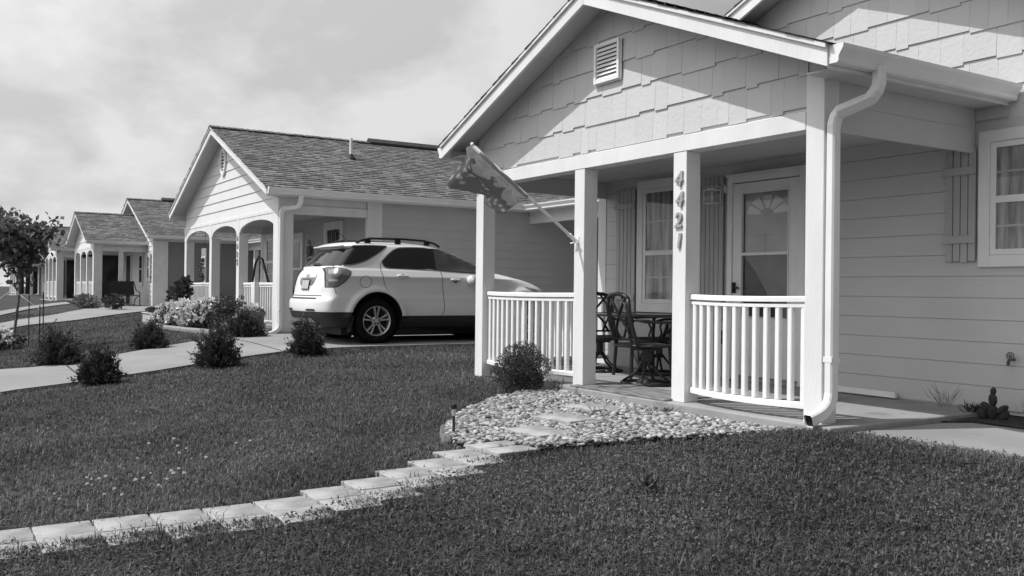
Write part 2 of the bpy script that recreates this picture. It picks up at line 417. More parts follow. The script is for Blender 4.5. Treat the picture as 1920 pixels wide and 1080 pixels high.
def window(par, x0, x1, z0, z1, yw, cas=0.1, mid=None, nv=1, nh=1, back='curtain', mat='vinyl', glass='glass_dark', casmat='trim'):
    c = MB(); p = 0.035
    c.box(x0, x0 + cas, yw - p, yw, z0, z1); c.box(x1 - cas, x1, yw - p, yw, z0, z1)
    c.box(x0 + cas, x1 - cas, yw - p, yw, z1 - cas, z1); c.box(x0 + cas, x1 - cas, yw - p, yw, z0, z0 + cas)
    w = c.build('window', casmat, par, 0.003)
    a, b, l, h = x0 + cas + .002, x1 - cas - .002, z0 + cas + .002, z1 - cas - .002
    s = MB(); t = 0.05; q = yw - 0.026
    mid = mid or (l + h) / 2
    s.box(a, a + t, q, yw - .002, l, h); s.box(b - t, b, q, yw - .002, l, h)
    s.box(a + t, b - t, q, yw - .002, h - t, h); s.box(a + t, b - t, q, yw - .002, l, l + t)
    s.box(a + t, b - t, q - .004, yw - .002, mid - .03, mid + .03)
    s.build('sash', mat, w, 0.002)
    if nv or nh:
        for lo, hi in ((l + t, mid - .03), (mid + .03, h - t)):
            m = MB()
            for i in range(nv):
                xx = a + t + (b - a - 2 * t) * (i + 1) / (nv + 1); m.box(xx - .009, xx + .009, yw - .0115, yw - .0065, lo, hi)
            for i in range(nh):
                zz = lo + (hi - lo) * (i + 1) / (nh + 1); m.box(a + t, b - t, yw - .0118, yw - .0062, zz - .009, zz + .009)
            m.build('muntin', mat, w)
    g = MB(); g.add([(a + t, yw - .015, l + t), (b - t, yw - .015, l + t), (b - t, yw - .015, h - t), (a + t, yw - .015, h - t)], [(0, 1, 2, 3)]); g.build('pane', glass, w, recalc=False)
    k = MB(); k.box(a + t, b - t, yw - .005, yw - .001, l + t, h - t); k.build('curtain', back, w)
    return w

def shutter(par, x0, x1, z0, z1, yw, battens, nb=5, mat='shutter'):
    m = MB(); w = (x1 - x0) / nb
    for i in range(nb):
        dz = 0.006 * math.sin(i * 2.3)
        m.box(x0 + i * w + .004, x0 + (i + 1) * w - .004, yw - .042, yw - .02, z0 + dz, z1 + dz)
    o = m.build('shutter', mat, par, 0.002)
    k = MB(); k.box(x0 + .006, x1 - .006, yw - .0195, yw - .012, z0 + .02, z1 - .02); k.build('backing', 'dark', o)
    for zb in battens:
        b = MB(); b.box(x0 - .02, x1 + .005, yw - .062, yw - .0425, zb - .035, zb + .035); b.build('batten', mat, o, 0.003)
    return o

def railing(par, a, b, zt, zb, n, mat='rail', bow=0.0, name='railing', r=0.0225, deep=True, sag=0.0):
    a, b = Vector(a), Vector(b); d = (b - a); L = d.length; d.normalize(); nrm = Vector((d.y, -d.x, 0))
    if nrm.y > 0: nrm = -nrm
    def P(t): return a + d * (L * t) + nrm * (bow * 4 * t * (1 - t))
    K = 10 if bow else 1; o = None
    for (z, hw, hh, nm) in ((zt, .036, .022, name), (zt - .052, .026, .014, 'under_rail'), (zb, .032, .024, 'bottom_rail')):
        m = MB(); vs = []; fs = []; sec = [(hw, -hh), (hw, hh * .5), (hw * .7, hh), (-hw * .7, hh), (-hw, hh * .5), (-hw, -hh)]; q_ = len(sec)
        for i in range(K + 1):
            t = i / K; pt = P(t); zc = z - sag * 4 * t * (1 - t)
            vs += [pt + nrm * u_ + Vector((0, 0, zc + v_)) for u_, v_ in sec]
        for i in range(K):
            for k in range(q_): fs.append((i * q_ + k, i * q_ + (k + 1) % q_, (i + 1) * q_ + (k + 1) % q_, (i + 1) * q_ + k))
        fs += [tuple(range(q_ - 1, -1, -1)), tuple(K * q_ + k for k in range(q_))]
        m.add(vs, fs)
        ob = m.build(nm, mat, o or par)
        o = o or ob
    bm_ = MB(); bm_.box(-r, r, -r, r, zb + .02, zt - .062)
    proto = None
    for i in range(n):
        t = (i + .5) / n; p = P(t)
        if proto is None:
            proto = bm_.build('baluster', mat, o, 0.006, loc=(0, 0, 0)); q = proto
        else:
            q = proto.copy(); COL.objects.link(q); q.parent = o
        q.location = p - ROOTLOC.get(o.name, Vector((0, 0, 0)))
        q.rotation_euler = (0, 0, math.atan2(d.y, d.x))
    return o

def post(par, x, y, z0, z1, w=.17, mat='trim'):
    m = MB(); m.box(x - w / 2, x + w / 2, y, y + w, z0, z1); return m.build('porch_post', mat, par, 0.005, seg=2)

def downspout(par, xw, y0, ztop, zbot, xg, yg, zg, kick=(0, -.22), mat='metal_white', w=.04, d=.05):
    """from the gutter outlet (xg,yg,zg) by two elbows to the post side at xw, down, and a kick-out elbow"""
    pts = [(xg, yg, zg)]
    for i in range(1, 7):
        t = i / 6; pts.append((xg, yg, zg - .1 * t))
    def bez(a, b, c, n=6):
        a, b, c = Vector(a), Vector(b), Vector(c)
        return [tuple((1 - t) ** 2 * a + 2 * t * (1 - t) * b + t * t * c) for t in [(i + 1) / n for i in range(n)]]
    A = Vector((xg, yg, zg - .1)); B = Vector((xw, y0, ztop)); dr = (B - A)
    e1 = A + Vector((0, 0, -.08)); pts += bez(A, e1, e1 + dr.normalized() * .09)
    e2 = B + Vector((0, 0, .02)); pts += bez(e2 - dr.normalized() * .08, e2, B + Vector((0, 0, -.07)))
    pts.append((xw, y0, (ztop + zbot) / 2)); pts.append((xw, y0, zbot + .2))
    k = Vector((xw, y0, zbot + .1)); pts += bez((xw, y0, zbot + .2), k + Vector((0, 0, -.02)), k + Vector((kick[0] * .6, kick[1] * .6, -.07)))
    pts.append((xw + kick[0], y0 + kick[1], zbot + .0))
    m = MB(); sq = []
    # rectangular section swept with a fixed x/y frame
    pv = [Vector(p) for p in pts]; n = 8; vs = []; fs = []; L0 = len(pv)
    prof = [(-1, -.7), (-.7, -1), (.7, -1), (1, -.7), (1, .7), (.7, 1), (-.7, 1), (-1, .7)]
    for i, p in enumerate(pv):
        t = (pv[min(i + 1, L0 - 1)] - pv[max(i - 1, 0)]).normalized()
        u = Vector((1, 0, 0)); u = (u - t * u.dot(t)).normalized(); v = t.cross(u).normalized()
        if v.y < 0: v = -v
        rib = 1.0 + (0.06 if (i % 2 and (3 < i < 22 or i > L0 - 8)) else 0)
        for a, b in prof: vs.append(p + u * (a * w * rib) + v * (b * d * rib))
    for i in range(L0 - 1):
        for k in range(n): fs.append((i * n + k, i * n + (k + 1) % n, (i + 1) * n + (k + 1) % n, (i + 1) * n + k))
    fs.append(tuple(range(n)))
    # recessed dark mouth
    base = (L0 - 1) * n
    m.add(vs, fs)
    o = m.build('downspout', mat, par)
    mm = MB(); p = pv[-1]; t = (pv[-1] - pv[-2]).normalized(); u = Vector((1, 0, 0)); v = t.cross(u).normalized()
    mm.add([p - t * .015 + u * (a * w * .96) + v * (b * d * .96) for a, b in prof], [tuple(range(n))]); mm.build('spout_mouth', 'dark', o)
    st = MB()
    for zz in (zbot + .45,):
        st.box(xw - w - .003, xw + w + .003, y0 - d - .003, y0 + d + .003, zz - .02, zz + .02)
    st.build('strap', mat, o)
    return o

def text_mesh(par, txt, size, loc, rot, mat, name, ext=.006, off=.0, shear=0.0, sx=1.0):
    cu = bpy.data.curves.new(name, 'FONT'); cu.body = txt; cu.size = size; cu.extrude = ext; cu.offset = off; cu.align_x = 'CENTER'; cu.align_y = 'BOTTOM_BASELINE'; cu.shear = shear
    cu.bevel_depth = min(.002, ext * .4); cu.resolution_u = 3
    t = bpy.data.objects.new(name, cu); COL.objects.link(t)
    bpy.context.view_layer.update()
    me = bpy.data.meshes.new_from_object(t.evaluated_get(bpy.context.evaluated_depsgraph_get()))
    bpy.data.objects.remove(t)
    me.transform(Matrix.Translation(Vector(loc) - ROOTLOC.get(par.name, Vector((0, 0, 0)))) @ Matrix(rot).to_4x4() @ Matrix.Diagonal((sx, 1, 1, 1)))
    o = bpy.data.objects.new(name, me); COL.objects.link(o); o.parent = par
    me.materials.clear(); me.materials.append(M[mat]); return o
FRONT = ((1, 0, 0), (0, 0, -1), (0, 1, 0))      # text standing on a wall that faces -Y

PF = lambda y: (lambda u, n, z: (u, y - n, z))      # wall facing -Y
PR = lambda x: (lambda u, n, z: (x + n, u, z))      # wall facing +X
PL = lambda x: (lambda u, n, z: (x - n, u, z))      # wall facing -X
S = 0.4065

# ------------------------------------------------------------------ the near house
def near_house():
    h = thing('house', 'near house with shake gable, curved porch railings and the number 4421 on its post', 'house', (-7.2, 5.73, 0))
    rnd = random.Random(3)
    YF, YW = 5.73, 7.75
    sl = MB(); sl.prism([(-9.79, 5.85), (-7.95, 5.85), (-7.95, 5.62), (-4.45, 5.62), (-4.45, YW + .03), (-9.79, YW + .03)], 'z', -.2, 0)
    sl.build('porch_slab', 'slab', h, 0.012, seg=2)
    # lower front wall, side walls, gable end
    xa, xb, xr, zr = -9.93, -2.1, -5.99, 4.38
    zmx = lambda x: zr + .09 - S * abs(x - xr)
    w = MB()
    w.prism([(xa, -.02), (xb, -.02), (xb, zmx(xb)), (xr, zmx(xr)), (xa, zmx(xa))], 'y', YW, 15)
    lap(w, PF(YW), lambda z: (-9.78, xb), .015, 2.48, .19, .015, .0135, .0045)
    lap(w, PL(xa), lambda z: (YW, 15), .015, 2.6, .19)
    w.build('wall', 'siding', h)
    f = MB(); f.box(xa + .03, xb - .03, YW + .04, 14.9, -.3, .012); f.build('foundation', 'dark', h)
    c = MB(); c.box(xa - .02, -9.782, YW - .024, YW + .12, .01, 2.6); c.build('corner_board', 'trim', h, .003)
    g = MB(); shakes(g, PF(YW), xa + .05, xb, 2.5, zmx, .27, rnd); g.build('gable_shingles', 'shake', h)
    gable_roof(h, xr, zr, S, 4.37, 7.4, 15.4)
    # porch
    x1, x2, pr, pz = -9.73, -4.705, -7.235, 3.78
    zmp = lambda x: pz + .095 - S * abs(x - pr)
    for x in (x1, -7.70, -6.195): post(h, x, YF, -.12 if x == x1 else 0, 2.245)
    post(h, x2, YF, -.03, 2.69)
    bm_ = MB(); bm_.box(x1 - .085, x2 - .088, YF - .004, YF + .165, 2.247, 2.392); bm_.build('porch_beam', 'trim', h, .004)
    for xs, sg in ((x1 - .08, -1), (x2 + .045, 1)):
        b2 = MB(); b2.box(xs, xs + .035, YF + .172, YW - .016, 2.225, 2.435); b2.box(xs + .004, xs + .031, YF + .172, YW - .016, 2.436, 2.68)
        b2.build('side_beam', 'siding', h, .003)
    ce = MB(); ce.box(x1 - .04, x2 + .044, YF + .17, YW - .018, 2.44, 2.46); ce.build('porch_ceiling', 'ceiling', h)
    gw = MB()
    gw.prism([(x1 - .08, 2.394), (x2 - .09, 2.394), (x2 - .09, zmp(x2 - .09)), (pr, zmp(pr)), (x1 - .08, zmp(x1 - .08))], 'y', YF + .03, YF + .12)
    gw.prism([(x2 - .088, 2.7), (x2 + .08, 2.7), (x2 + .08, zmp(x2 + .08)), (x2 - .088, zmp(x2 - .088))], 'y', YF + .03, YF + .12)
    shakes(gw, PF(YF + .03), x1 - .08, x2 - .088, 2.425, zmp, .27, rnd)
    gw.build('porch_gable', 'shake', h)
    gable_roof(h, pr, pz, S, 2.9, 5.4, 7.74)
    es = MB(); es.box(x2 + .082, pr + 2.868, YF - .2, YW - .02, 2.612, 2.624); es.build('eave_soffit', 'soffit', h); es = MB(); es.box(pr - 2.868, x1 - .082, YF - .2, YW - .02, 2.612, 2.624); es.build('eave_soffit', 'soffit', h)
    v = MB(); a, b, l, t = -7.45, -7.05, 3.07, 3.47; y = YF + .006
    v.box(a, a + .035, y - .035, y, l, t); v.box(b - .035, b, y - .035, y, l, t); v.box(a + .035, b - .035, y - .035, y, t - .035, t); v.box(a + .035, b - .035, y - .035, y, l, l + .035)
    v.box(a - .012, b + .012, y - .012, y, l - .012, l - .001); v.box(b + .001, b + .012, y - .012, y, l, t)
    vo = v.build('gable_vent', 'rail', h, .003)
    sl_ = MB(); n = 8
    for i in range(n):
        z = l + .04 + i * (t - l - .08) / n
        sl_.hexa([(a + .036, y - .03, z), (b - .036, y - .03, z), (b - .036, y - .026, z - .004), (a + .036, y - .026, z - .004), (a + .036, y - .006, z + .034), (b - .036, y - .006, z + .034), (b - .036, y - .002, z + .03), (a + .036, y - .002, z + .03)])
    sl_.build('louvre', 'rail', vo)
    bk = MB(); bk.box(a + .03, b - .03, y - .0015, y - .0005, l + .03, t - .03); bk.build('screen', 'dark', vo)
    # railings
    railing(h, (-9.63, YF + .09, 0), (-7.79, YF + .09, 0), .945, .115, 15, bow=.09, sag=.007)
    railing(h, (-6.105, YF + .09, 0), (-4.795, YF + .09, 0), .945, .115, 12, bow=.09, sag=.007)
    railing(h, (-9.73, YF + .2, 0), (-9.73, YW - .03, 0), .945, .115, 14)
    downspout(h, x2 + .132, YF + .05, 2.30, .04, -4.27, 5.9, 2.66, (-.01, -.24), w=.036, d=.045)
    window(h, -9.12, -7.97, .73, 2.39, YW - .014, .11, 1.47, 1, 1, 'curtain')
    window(h, -4.58, -3.55, 1.23, 2.40, YW - .014, .1, 1.805, 0, 1, 'curtain')
    shutter(h, -9.53, -9.15, .72, 2.31, YW - .012, (2.09, .91))
    shutter(h, -7.955, -7.6, .67, 2.31, YW - .012, (2.08, .9))
    shutter(h, -4.88, -4.6, 1.28, 2.27, YW - .012, (2.075, 1.475), 4)
    # storm door
    d = MB(); y = YW - .014; a, b = -7.49, -6.40
    d.box(a, a + .075, y - .09, y, .02, 2.285); d.box(b - .075, b, y - .09, y, .02, 2.285); d.box(a + .075, b - .075, y - .09, y, 2.21, 2.285); d.box(a - .015, b + .015, y - .1, y, 2.286, 2.31)
    dc = d.build('door_casing', 'vinyl', h, .004)
    s = MB(); a, b = -7.412, -6.478; q0, q1 = y - .075, y - .04
    s.box(a, a + .135, q0, q1, .07, 2.2); s.box(b - .15, b, q0, q1, .07, 2.2)
    s.box(a + .135, b - .15, q0, q1, 2.08, 2.2); s.box(a + .135, b - .15, q0 - .006, q1, 1.395, 1.43); s.box(a + .135, b - .15, q0, q1, .07, .715)
    for (xx0, xx1, zz0, zz1) in ((a + .12, a + .136, .70, 2.095), (b - .151, b - .135, .70, 2.095), (a + .136, b - .151, 2.079, 2.095), (a + .136, b - .151, .70, .716)):
        s.box(xx0, xx1, q0 - .008, q0 - .001, zz0, zz1)
    do = s.build('storm_door', 'door', h, .003)
    for z0_, z1_ in ((.716, 1.394), (1.431, 2.079)):
        g = MB(); g.add([(a + .135, q1 - .01, z0_), (b - .15, q1 - .01, z0_), (b - .15, q1 - .01, z1_), (a + .135, q1 - .01, z1_)], [(0, 1, 2, 3)]); g.build('pane', 'glass', do, recalc=False)
    k = MB(); k.box(a + .03, a + .055, q0 - .045, q0, .98, 1.1); k.box(a + .03, a + .13, q0 - .045, q0 - .03, 1.03, 1.05); k.build('handle', 'dark', do, .004)
    i_ = MB(); i_.box(a, b, y - .02, y - .002, .05, 2.2)
    io = i_.build('inner_door', 'indoor', h)
    lt = MB(); cx, cz = -6.955, 1.84
    for j in range(5):
        a0, a1 = math.pi * (j + .12) / 5, math.pi * (j + .88) / 5
        ring = [(cx + .29 * math.cos(a0 + (a1 - a0) * t / 5), cz + .21 * math.sin(a0 + (a1 - a0) * t / 5)) for t in range(6)] + [(cx + .1 * math.cos(a1), cz + .07 * math.sin(a1)), (cx + .1 * math.cos(a0), cz + .07 * math.sin(a0))]
        lt.prism(ring, 'y', y - .028, y - .021)
    lt.build('fanlight', 'lite', io)
    pn = MB()
    for z0, z1 in ((.3, .95), (1.1, 1.62)):
        for x0_, x1_ in ((a + .16, a + .43), (b - .45, b - .18)): pn.box(x0_, x1_, y - .027, y - .021, z0, z1)
    pn.build('door_panel', 'indoor', io, .006)
    bl = MB(); bl.prism([(a + .14, .73), (b - .3, .73), (a + .3, 1.22), (a + .14, 1.385)], 'y', y - .034, y - .029); bl.build('painted_dark_glass', 'darkroom', io)  # added dark sheets paint the dim reflection and interior seen in the lower glass
    bl = MB(); bl.prism([(b - .297, .73), (b - .16, .73), (b - .16, 1.385), (a + .143, 1.387), (a + .303, 1.222)], 'y', y - .033, y - .0295); bl.build('painted_dim_glass', 'glass_dim_tone', io)
    # numerals on the third post, outlet, wall lamp
    for i, ch in enumerate('4421'):
        text_mesh(h, ch, .185, (-6.195 + (.006 if i % 2 else -.004), YF - .012, 1.94 - i * .185), FRONT, 'bronze', 'house_number', .007, .003, .15)
    o = MB(); o.box(-7.7, -7.6, YW - .03, YW - .016, .4, .55); oo = o.build('outlet', 'dark', h, .004)
    o2 = MB(); o2.lathe([(.0, 0), (.024, 0), (.024, -.012), (0, -.012)], 12, -7.65, YW - .031, .475, 'y'); o2.build('socket', 'metal_white', oo)
    lm = MB(); lx, lz = -7.62, 2.17; lm.lathe([(.0, 0), (.055, 0), (.05, -.02), (.02, -.03), (0, -.03)], 20, lx, YW - .016, lz, 'y')
    lm.tube([(lx, YW - .04, lz), (lx - .005, YW - .12, lz + .03), (lx - .02, YW - .17, lz + .015), (lx - .03, YW - .18, lz - .0)], .01)
    lo = lm.build('wall_lamp', 'lampmetal', h)
    lx -= .03; ly = YW - .18
    fr = MB(); hw, z0, z1 = .065, 2.0, 2.15
    fr.lathe([(0, .055), (.01, .055), (.02, .03), (.05, .02), (.062, .0), (0, 0)], 16, lx, ly, 2.15)
    for sx in (-1, 1):
        for sy in (-1, 1): fr.tube([(lx + sx * hw, ly + sy * hw, z0), (lx + sx * hw, ly + sy * hw, z1)], .004, 5)
    for z in (z0, z1):
        for p, q in (((-1, -1), (1, -1)), ((1, -1), (1, 1)), ((1, 1), (-1, 1)), ((-1, 1), (-1, -1))): fr.tube([(lx + p[0] * hw, ly + p[1] * hw, z), (lx + q[0] * hw, ly + q[1] * hw, z)], .005, 5)
    fr.build('lantern_frame', 'lampmetal', lo)
    bl = MB(); bl.lathe([(0, .13), (.018, .125), (.018, .1), (.032, .07), (.028, .04), (.012, .02), (0, .015)], 12, lx, ly, 2.01); bl.build('bulb', 'bulb', lo, smooth=True)
    return h

# ------------------------------------------------------------------ neighbours
def arch_front(par, xs, y, zb, zs, zc, zt, mat, th=.05):
    m = MB()
    for a, b in zip(xs[:-1], xs[1:]):
        a0, b0 = a + .09, b - .09; K = 18
        for i in range(K):
            u0, u1 = a0 + (b0 - a0) * i / K, a0 + (b0 - a0) * (i + 1) / K
            f = lambda u: zs + (zc - zs) * math.sqrt(max(0, 1 - ((u - (a0 + b0) / 2) / ((b0 - a0) / 2)) ** 2))
            m.hexa([(u0, y, f(u0)), (u1, y, f(u1)), (u1, y + th, f(u1)), (u0, y + th, f(u0)), (u0, y, zt), (u1, y, zt), (u1, y + th, zt), (u0, y + th, zt)])
    for x in xs: m.box(x - .09, x + .09, y - .006, y + th, zs, zt)
    return m.build('arched_beam', mat, par)

def oct_vent(par, x, z, y, w, hgt):
    m = MB(); n = 12
    ring = [(x + w / 2 * math.cos(2 * math.pi * (k + .5) / n), z + hgt / 2 * math.sin(2 * math.pi * (k + .5) / n)) for k in range(n)]
    inn = [(x + .72 * (p - x), z + .78 * (q - z)) for p, q in ring]
    for k in range(n):
        j = (k + 1) % n
        m.hexa([(ring[k][0], y - .04, ring[k][1]), (ring[j][0], y - .04, ring[j][1]), (ring[j][0], y, ring[j][1]), (ring[k][0], y, ring[k][1]),
                (inn[k][0], y - .04, inn[k][1]), (inn[j][0], y - .04, inn[j][1]), (inn[j][0], y, inn[j][1]), (inn[k][0], y, inn[k][1])])
    vo = m.build('gable_vent', 'rail', par)
    s = MB()
    for i in range(7):
        zz = z - hgt * .34 + i * hgt * .68 / 6; ww = w * .34 * math.sqrt(max(.05, 1 - ((zz - z) / (hgt * .42)) ** 2))
        s.hexa([(x - ww, y - .03, zz - .012), (x + ww, y - .03, zz - .012), (x + ww, y - .026, zz - .017), (x - ww, y - .026, zz - .017), (x - ww, y - .008, zz + .022), (x + ww, y - .008, zz + .022), (x + ww, y - .004, zz + .017), (x - ww, y - .004, zz + .017)])
    s.build('louvre', 'rail', vo)
    d = MB(); d.prism(inn, 'y', y - .003, y - .001); d.build('screen', 'dark', vo)

def wing(par, x0, x1, ye, z0, ze, siding, depth=6.0, post_x=None):
    """side wing whose eave runs along X; open carport bay in front"""
    s = .35
    w = MB(); w.box(x0, x1, ye + 2.6, ye + depth, z0 - .3, ze); w.build('wing_wall', siding, par)
    b = MB(); b.box(x0 + .02, x1, ye + .3, ye + .4, ze - .38, ze - .22); b.box(x0 + .02, x1, ye + .31, ye + .39, ze - .219, ze - .02)
    b.build('carport_beam', 'trim', par)
    c = MB(); c.box(x0 + .02, x1, ye + .42, ye + 2.6, ze - .2, ze - .17); c.build('carport_ceiling', 'ceiling', par)
    for px in (post_x or (x1 - .1,)): post(par, px, ye + .28, z0 - .1, ze - .385, .18)
    r = MB(); yr = ye + depth / 2 + .3; n = math.sqrt(1 + s * s); L = (yr - ye) * n; k = 0; rnd = random.Random(5)
    while k * .14 < L:
        d0, d1 = k * .14, min(L, (k + 1) * .14)
        P = lambda d, h_, x: (x, ye + d / n - h_ * s / n, ze + .02 + d * s / n + h_ / n)
        vs = [P(d0, 0, x0), P(d0, 0, x1), P(d1, 0, x1), P(d1, 0, x0), P(d0, .018, x0), P(d0, .018, x1), P(d1, .006, x1), P(d1, .006, x0)]
        o_ = rnd.uniform(0, 9); q = [(x0 + o_, k * .14 + .02), (x1 + o_, k * .14 + .02), (x1 + o_, k * .14 + .13), (x0 + o_, k * .14 + .13)]
        r.add(vs, [(0, 1, 2, 3), (4, 5, 6, 7), (0, 1, 5, 4), (1, 2, 6, 5), (2, 3, 7, 6), (3, 0, 4, 7)], [q] * 6); k += 1
    zt = ze + .02 + (yr - ye) * s
    r.add([(x0, yr, zt), (x1, yr, zt), (x1, yr + depth * .6, ze - .2), (x0, yr + depth * .6, ze - .2)], [(0, 1, 2, 3)], [[(0, 0), (3, 0), (3, 3), (0, 3)]])
    r.build('wing_roof', 'roof', par)
    f = MB(); f.box(x0 + .02, x1, ye + .002, ye + .03, ze - .14, ze + .01); f.prism([(ye + .03, ze - .01), (ye + .3, ze - .01), (ye + .3, ze - .03), (ye + .03, ze - .03)], 'x', x0 + .02, x1)
    f.build('wing_fascia', 'trim', par)
    g = MB(); prof = [(0, 0), (.07, 0), (.082, .016), (.079, .04), (.1, .075), (.118, .1), (.122, .128), (.112, .128), (.108, .112), (.004, .112)]
    g.prism([(ye - a, ze - .13 + b_) for a, b_ in prof], 'x', x0 + .13, x1 - .02); g.build('gutter', 'metal_white', par)

def second_house():
    h = thing('house', 'neighbouring house with three porch arches, an oval gable vent and a long shingled roof', 'house', (-21.1, 5.74, .12))
    YF, YW, zf = 5.74, 7.75, .13
    xa, xb, xr, zr, hw = -24.87, -17.36, -21.08, 4.40, 4.03
    sr = (4.40 - 2.72) / hw
    zmx = lambda x: zr + .1 - sr * abs(x - xr)
    sl = MB(); sl.box(xa - .1, xb + .12, 5.5, YW, -.2, zf); sl.build('porch_slab', 'slab', h, .01)
    w = MB()
    w.prism([(xa, 0), (xb, 0), (xb, 2.72), (xa, 2.72)], 'y', YW, 19)
    lap(w, PR(xb), lambda z: (YW + .16, 19), zf + .02, 2.74, .19)
    lap(w, PF(YW), lambda z: (xa, xb - .02), zf + .02, 2.55, .19)
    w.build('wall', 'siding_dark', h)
    c = MB(); c.box(xb - .1, xb + .022, YW - .17, YW + .155, zf, 2.74); c.build('corner_board', 'trim', h, .003)
    g = MB()
    def ur(z):
        d = (zr + .1 - z) / sr; return (max(xa + .05, xr - d), min(xb - .28, xr + d))
    g.prism([(xa + .05, 2.52), (xb - .28, 2.52), (xb - .28, zmx(xb - .28)), (xr, zmx(xr)), (xa + .05, zmx(xa + .05))], 'y', YF + .03, YF + .12)
    lap(g, PF(YF + .03), ur, 2.52, zr + .1, .215, .02, .003)
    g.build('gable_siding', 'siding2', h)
    gable_roof(h, xr, zr, sr, hw, 5.4, 19.2)
    xs = (xa + .11, -22.29, -20.05, xb - .09)
    arch_front(h, xs, YF, zf, 2.13, 2.36, 2.44, 'trim')
    tb = MB(); tb.box(xa + .02, xb - .19, YF - .008, YF + .1, 2.442, 2.515); tb.build('porch_beam', 'trim', h, .004)
    for i, x in enumerate(xs): post(h, x, YF - .002 if i < 3 else YF - .02, zf if i < 3 else -.05, 2.128 if i < 3 else 2.74, .2 if i < 3 else .3)
    es = MB(); es.box(xb - .02, xr + hw - .034, YF - .2, 11.2, 2.735, 2.747); es.build('eave_soffit', 'soffit', h)
    oct_vent(h, -21.27, 3.83, YF + .012, .42, .66)
    railing(h, (-19.93, YF + .12, zf), (-19.08, YF + .12, zf), .93, .17, 7, 'trim', r=.022)
    post(h, -18.95, YF, zf, 1.09, .25)
    railing(h, (-18.8, YF + .12, zf), (-17.62, YF + .12, zf), .93, .17, 8, 'trim', r=.022)
    railing(h, (-24.6, YF + .12, zf), (-22.4, YF + .12, zf), .93, .17, 17, 'trim', r=.022)
    b = MB(); b.box(xb - .2, xb - .01, YF + .29, YW - .175, 2.42, 2.585); b.box(xb - .16, xb - .05, YF + .29, YW - .175, 2.587, 2.74); b.build('side_beam', 'trim', h, .003)
    b = MB(); b.box(xa + .01, xa + .2, YF + .22, YW, 2.42, 2.74); b.build('side_beam', 'trim', h, .003)
    ce = MB(); ce.box(xa + .2, xb - .21, YF + .125, YW - .02, 2.6, 2.63); ce.build('porch_ceiling', 'ceiling', h)
    downspout(h, xb + .115, YF + .02, 2.45, zf - .03, -16.98, 6.05, 2.74, (-.02, -.2), w=.034, d=.04)
    for i, ch in enumerate('4425'): text_mesh(h, ch, .17, (-20.05, YF - .016, 1.98 - i * .17), FRONT, 'bronze', 'house_number', .006, .002, .15)
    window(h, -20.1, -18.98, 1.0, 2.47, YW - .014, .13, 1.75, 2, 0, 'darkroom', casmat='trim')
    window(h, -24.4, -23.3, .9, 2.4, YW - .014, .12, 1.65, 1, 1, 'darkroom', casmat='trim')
    d = MB(); a, e = -22.5, -21.45; y = YW - .014
    d.box(a, a + .1, y - .05, y, zf, 2.32); d.box(e - .1, e, y - .05, y, zf, 2.32); d.box(a + .1, e - .1, y - .05, y, 2.22, 2.32); d.build('door_casing', 'vinyl', h)
    d = MB(); d.box(a + .11, e - .11, y - .035, y - .005, zf + .02, 2.21); do = d.build('storm_door', 'door', h)
    for q0, q1 in ((.85, 1.42), (1.47, 2.08)):
        p = MB(); p.box(a + .24, e - .22, y - .042, y - .036, q0, q1); p.build('pane', 'glass_dark', do)
    # vent pipe on the roof
    v = MB(); zz = zmx(-19.5) + .06
    v.tube([(-19.5, 8.1, zz - .06), (-19.5, 8.1, zz + .46)], .035, 10); vo = v.build('vent_pipe', 'metal_white', h)
    v = MB(); v.lathe([(.16, -.09), (.12, .0), (.05, .08), (.045, .1), (0, .1), (0, -.09)], 14, -19.5, 8.1, zz); v.build('flashing', 'dark', vo)
    rv = MB(); rv.prism([(xr - .16, zr + FH - .04), (xr, zr + FH + .07), (xr + .16, zr + FH - .04), (xr + .16, zr + FH + .01), (xr, zr + FH + .12), (xr - .16, zr + FH + .01)], 'y', 9.2, 17); rv.build('ridge_vent', 'stake', h)
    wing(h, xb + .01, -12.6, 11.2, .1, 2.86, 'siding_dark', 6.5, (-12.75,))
    return h

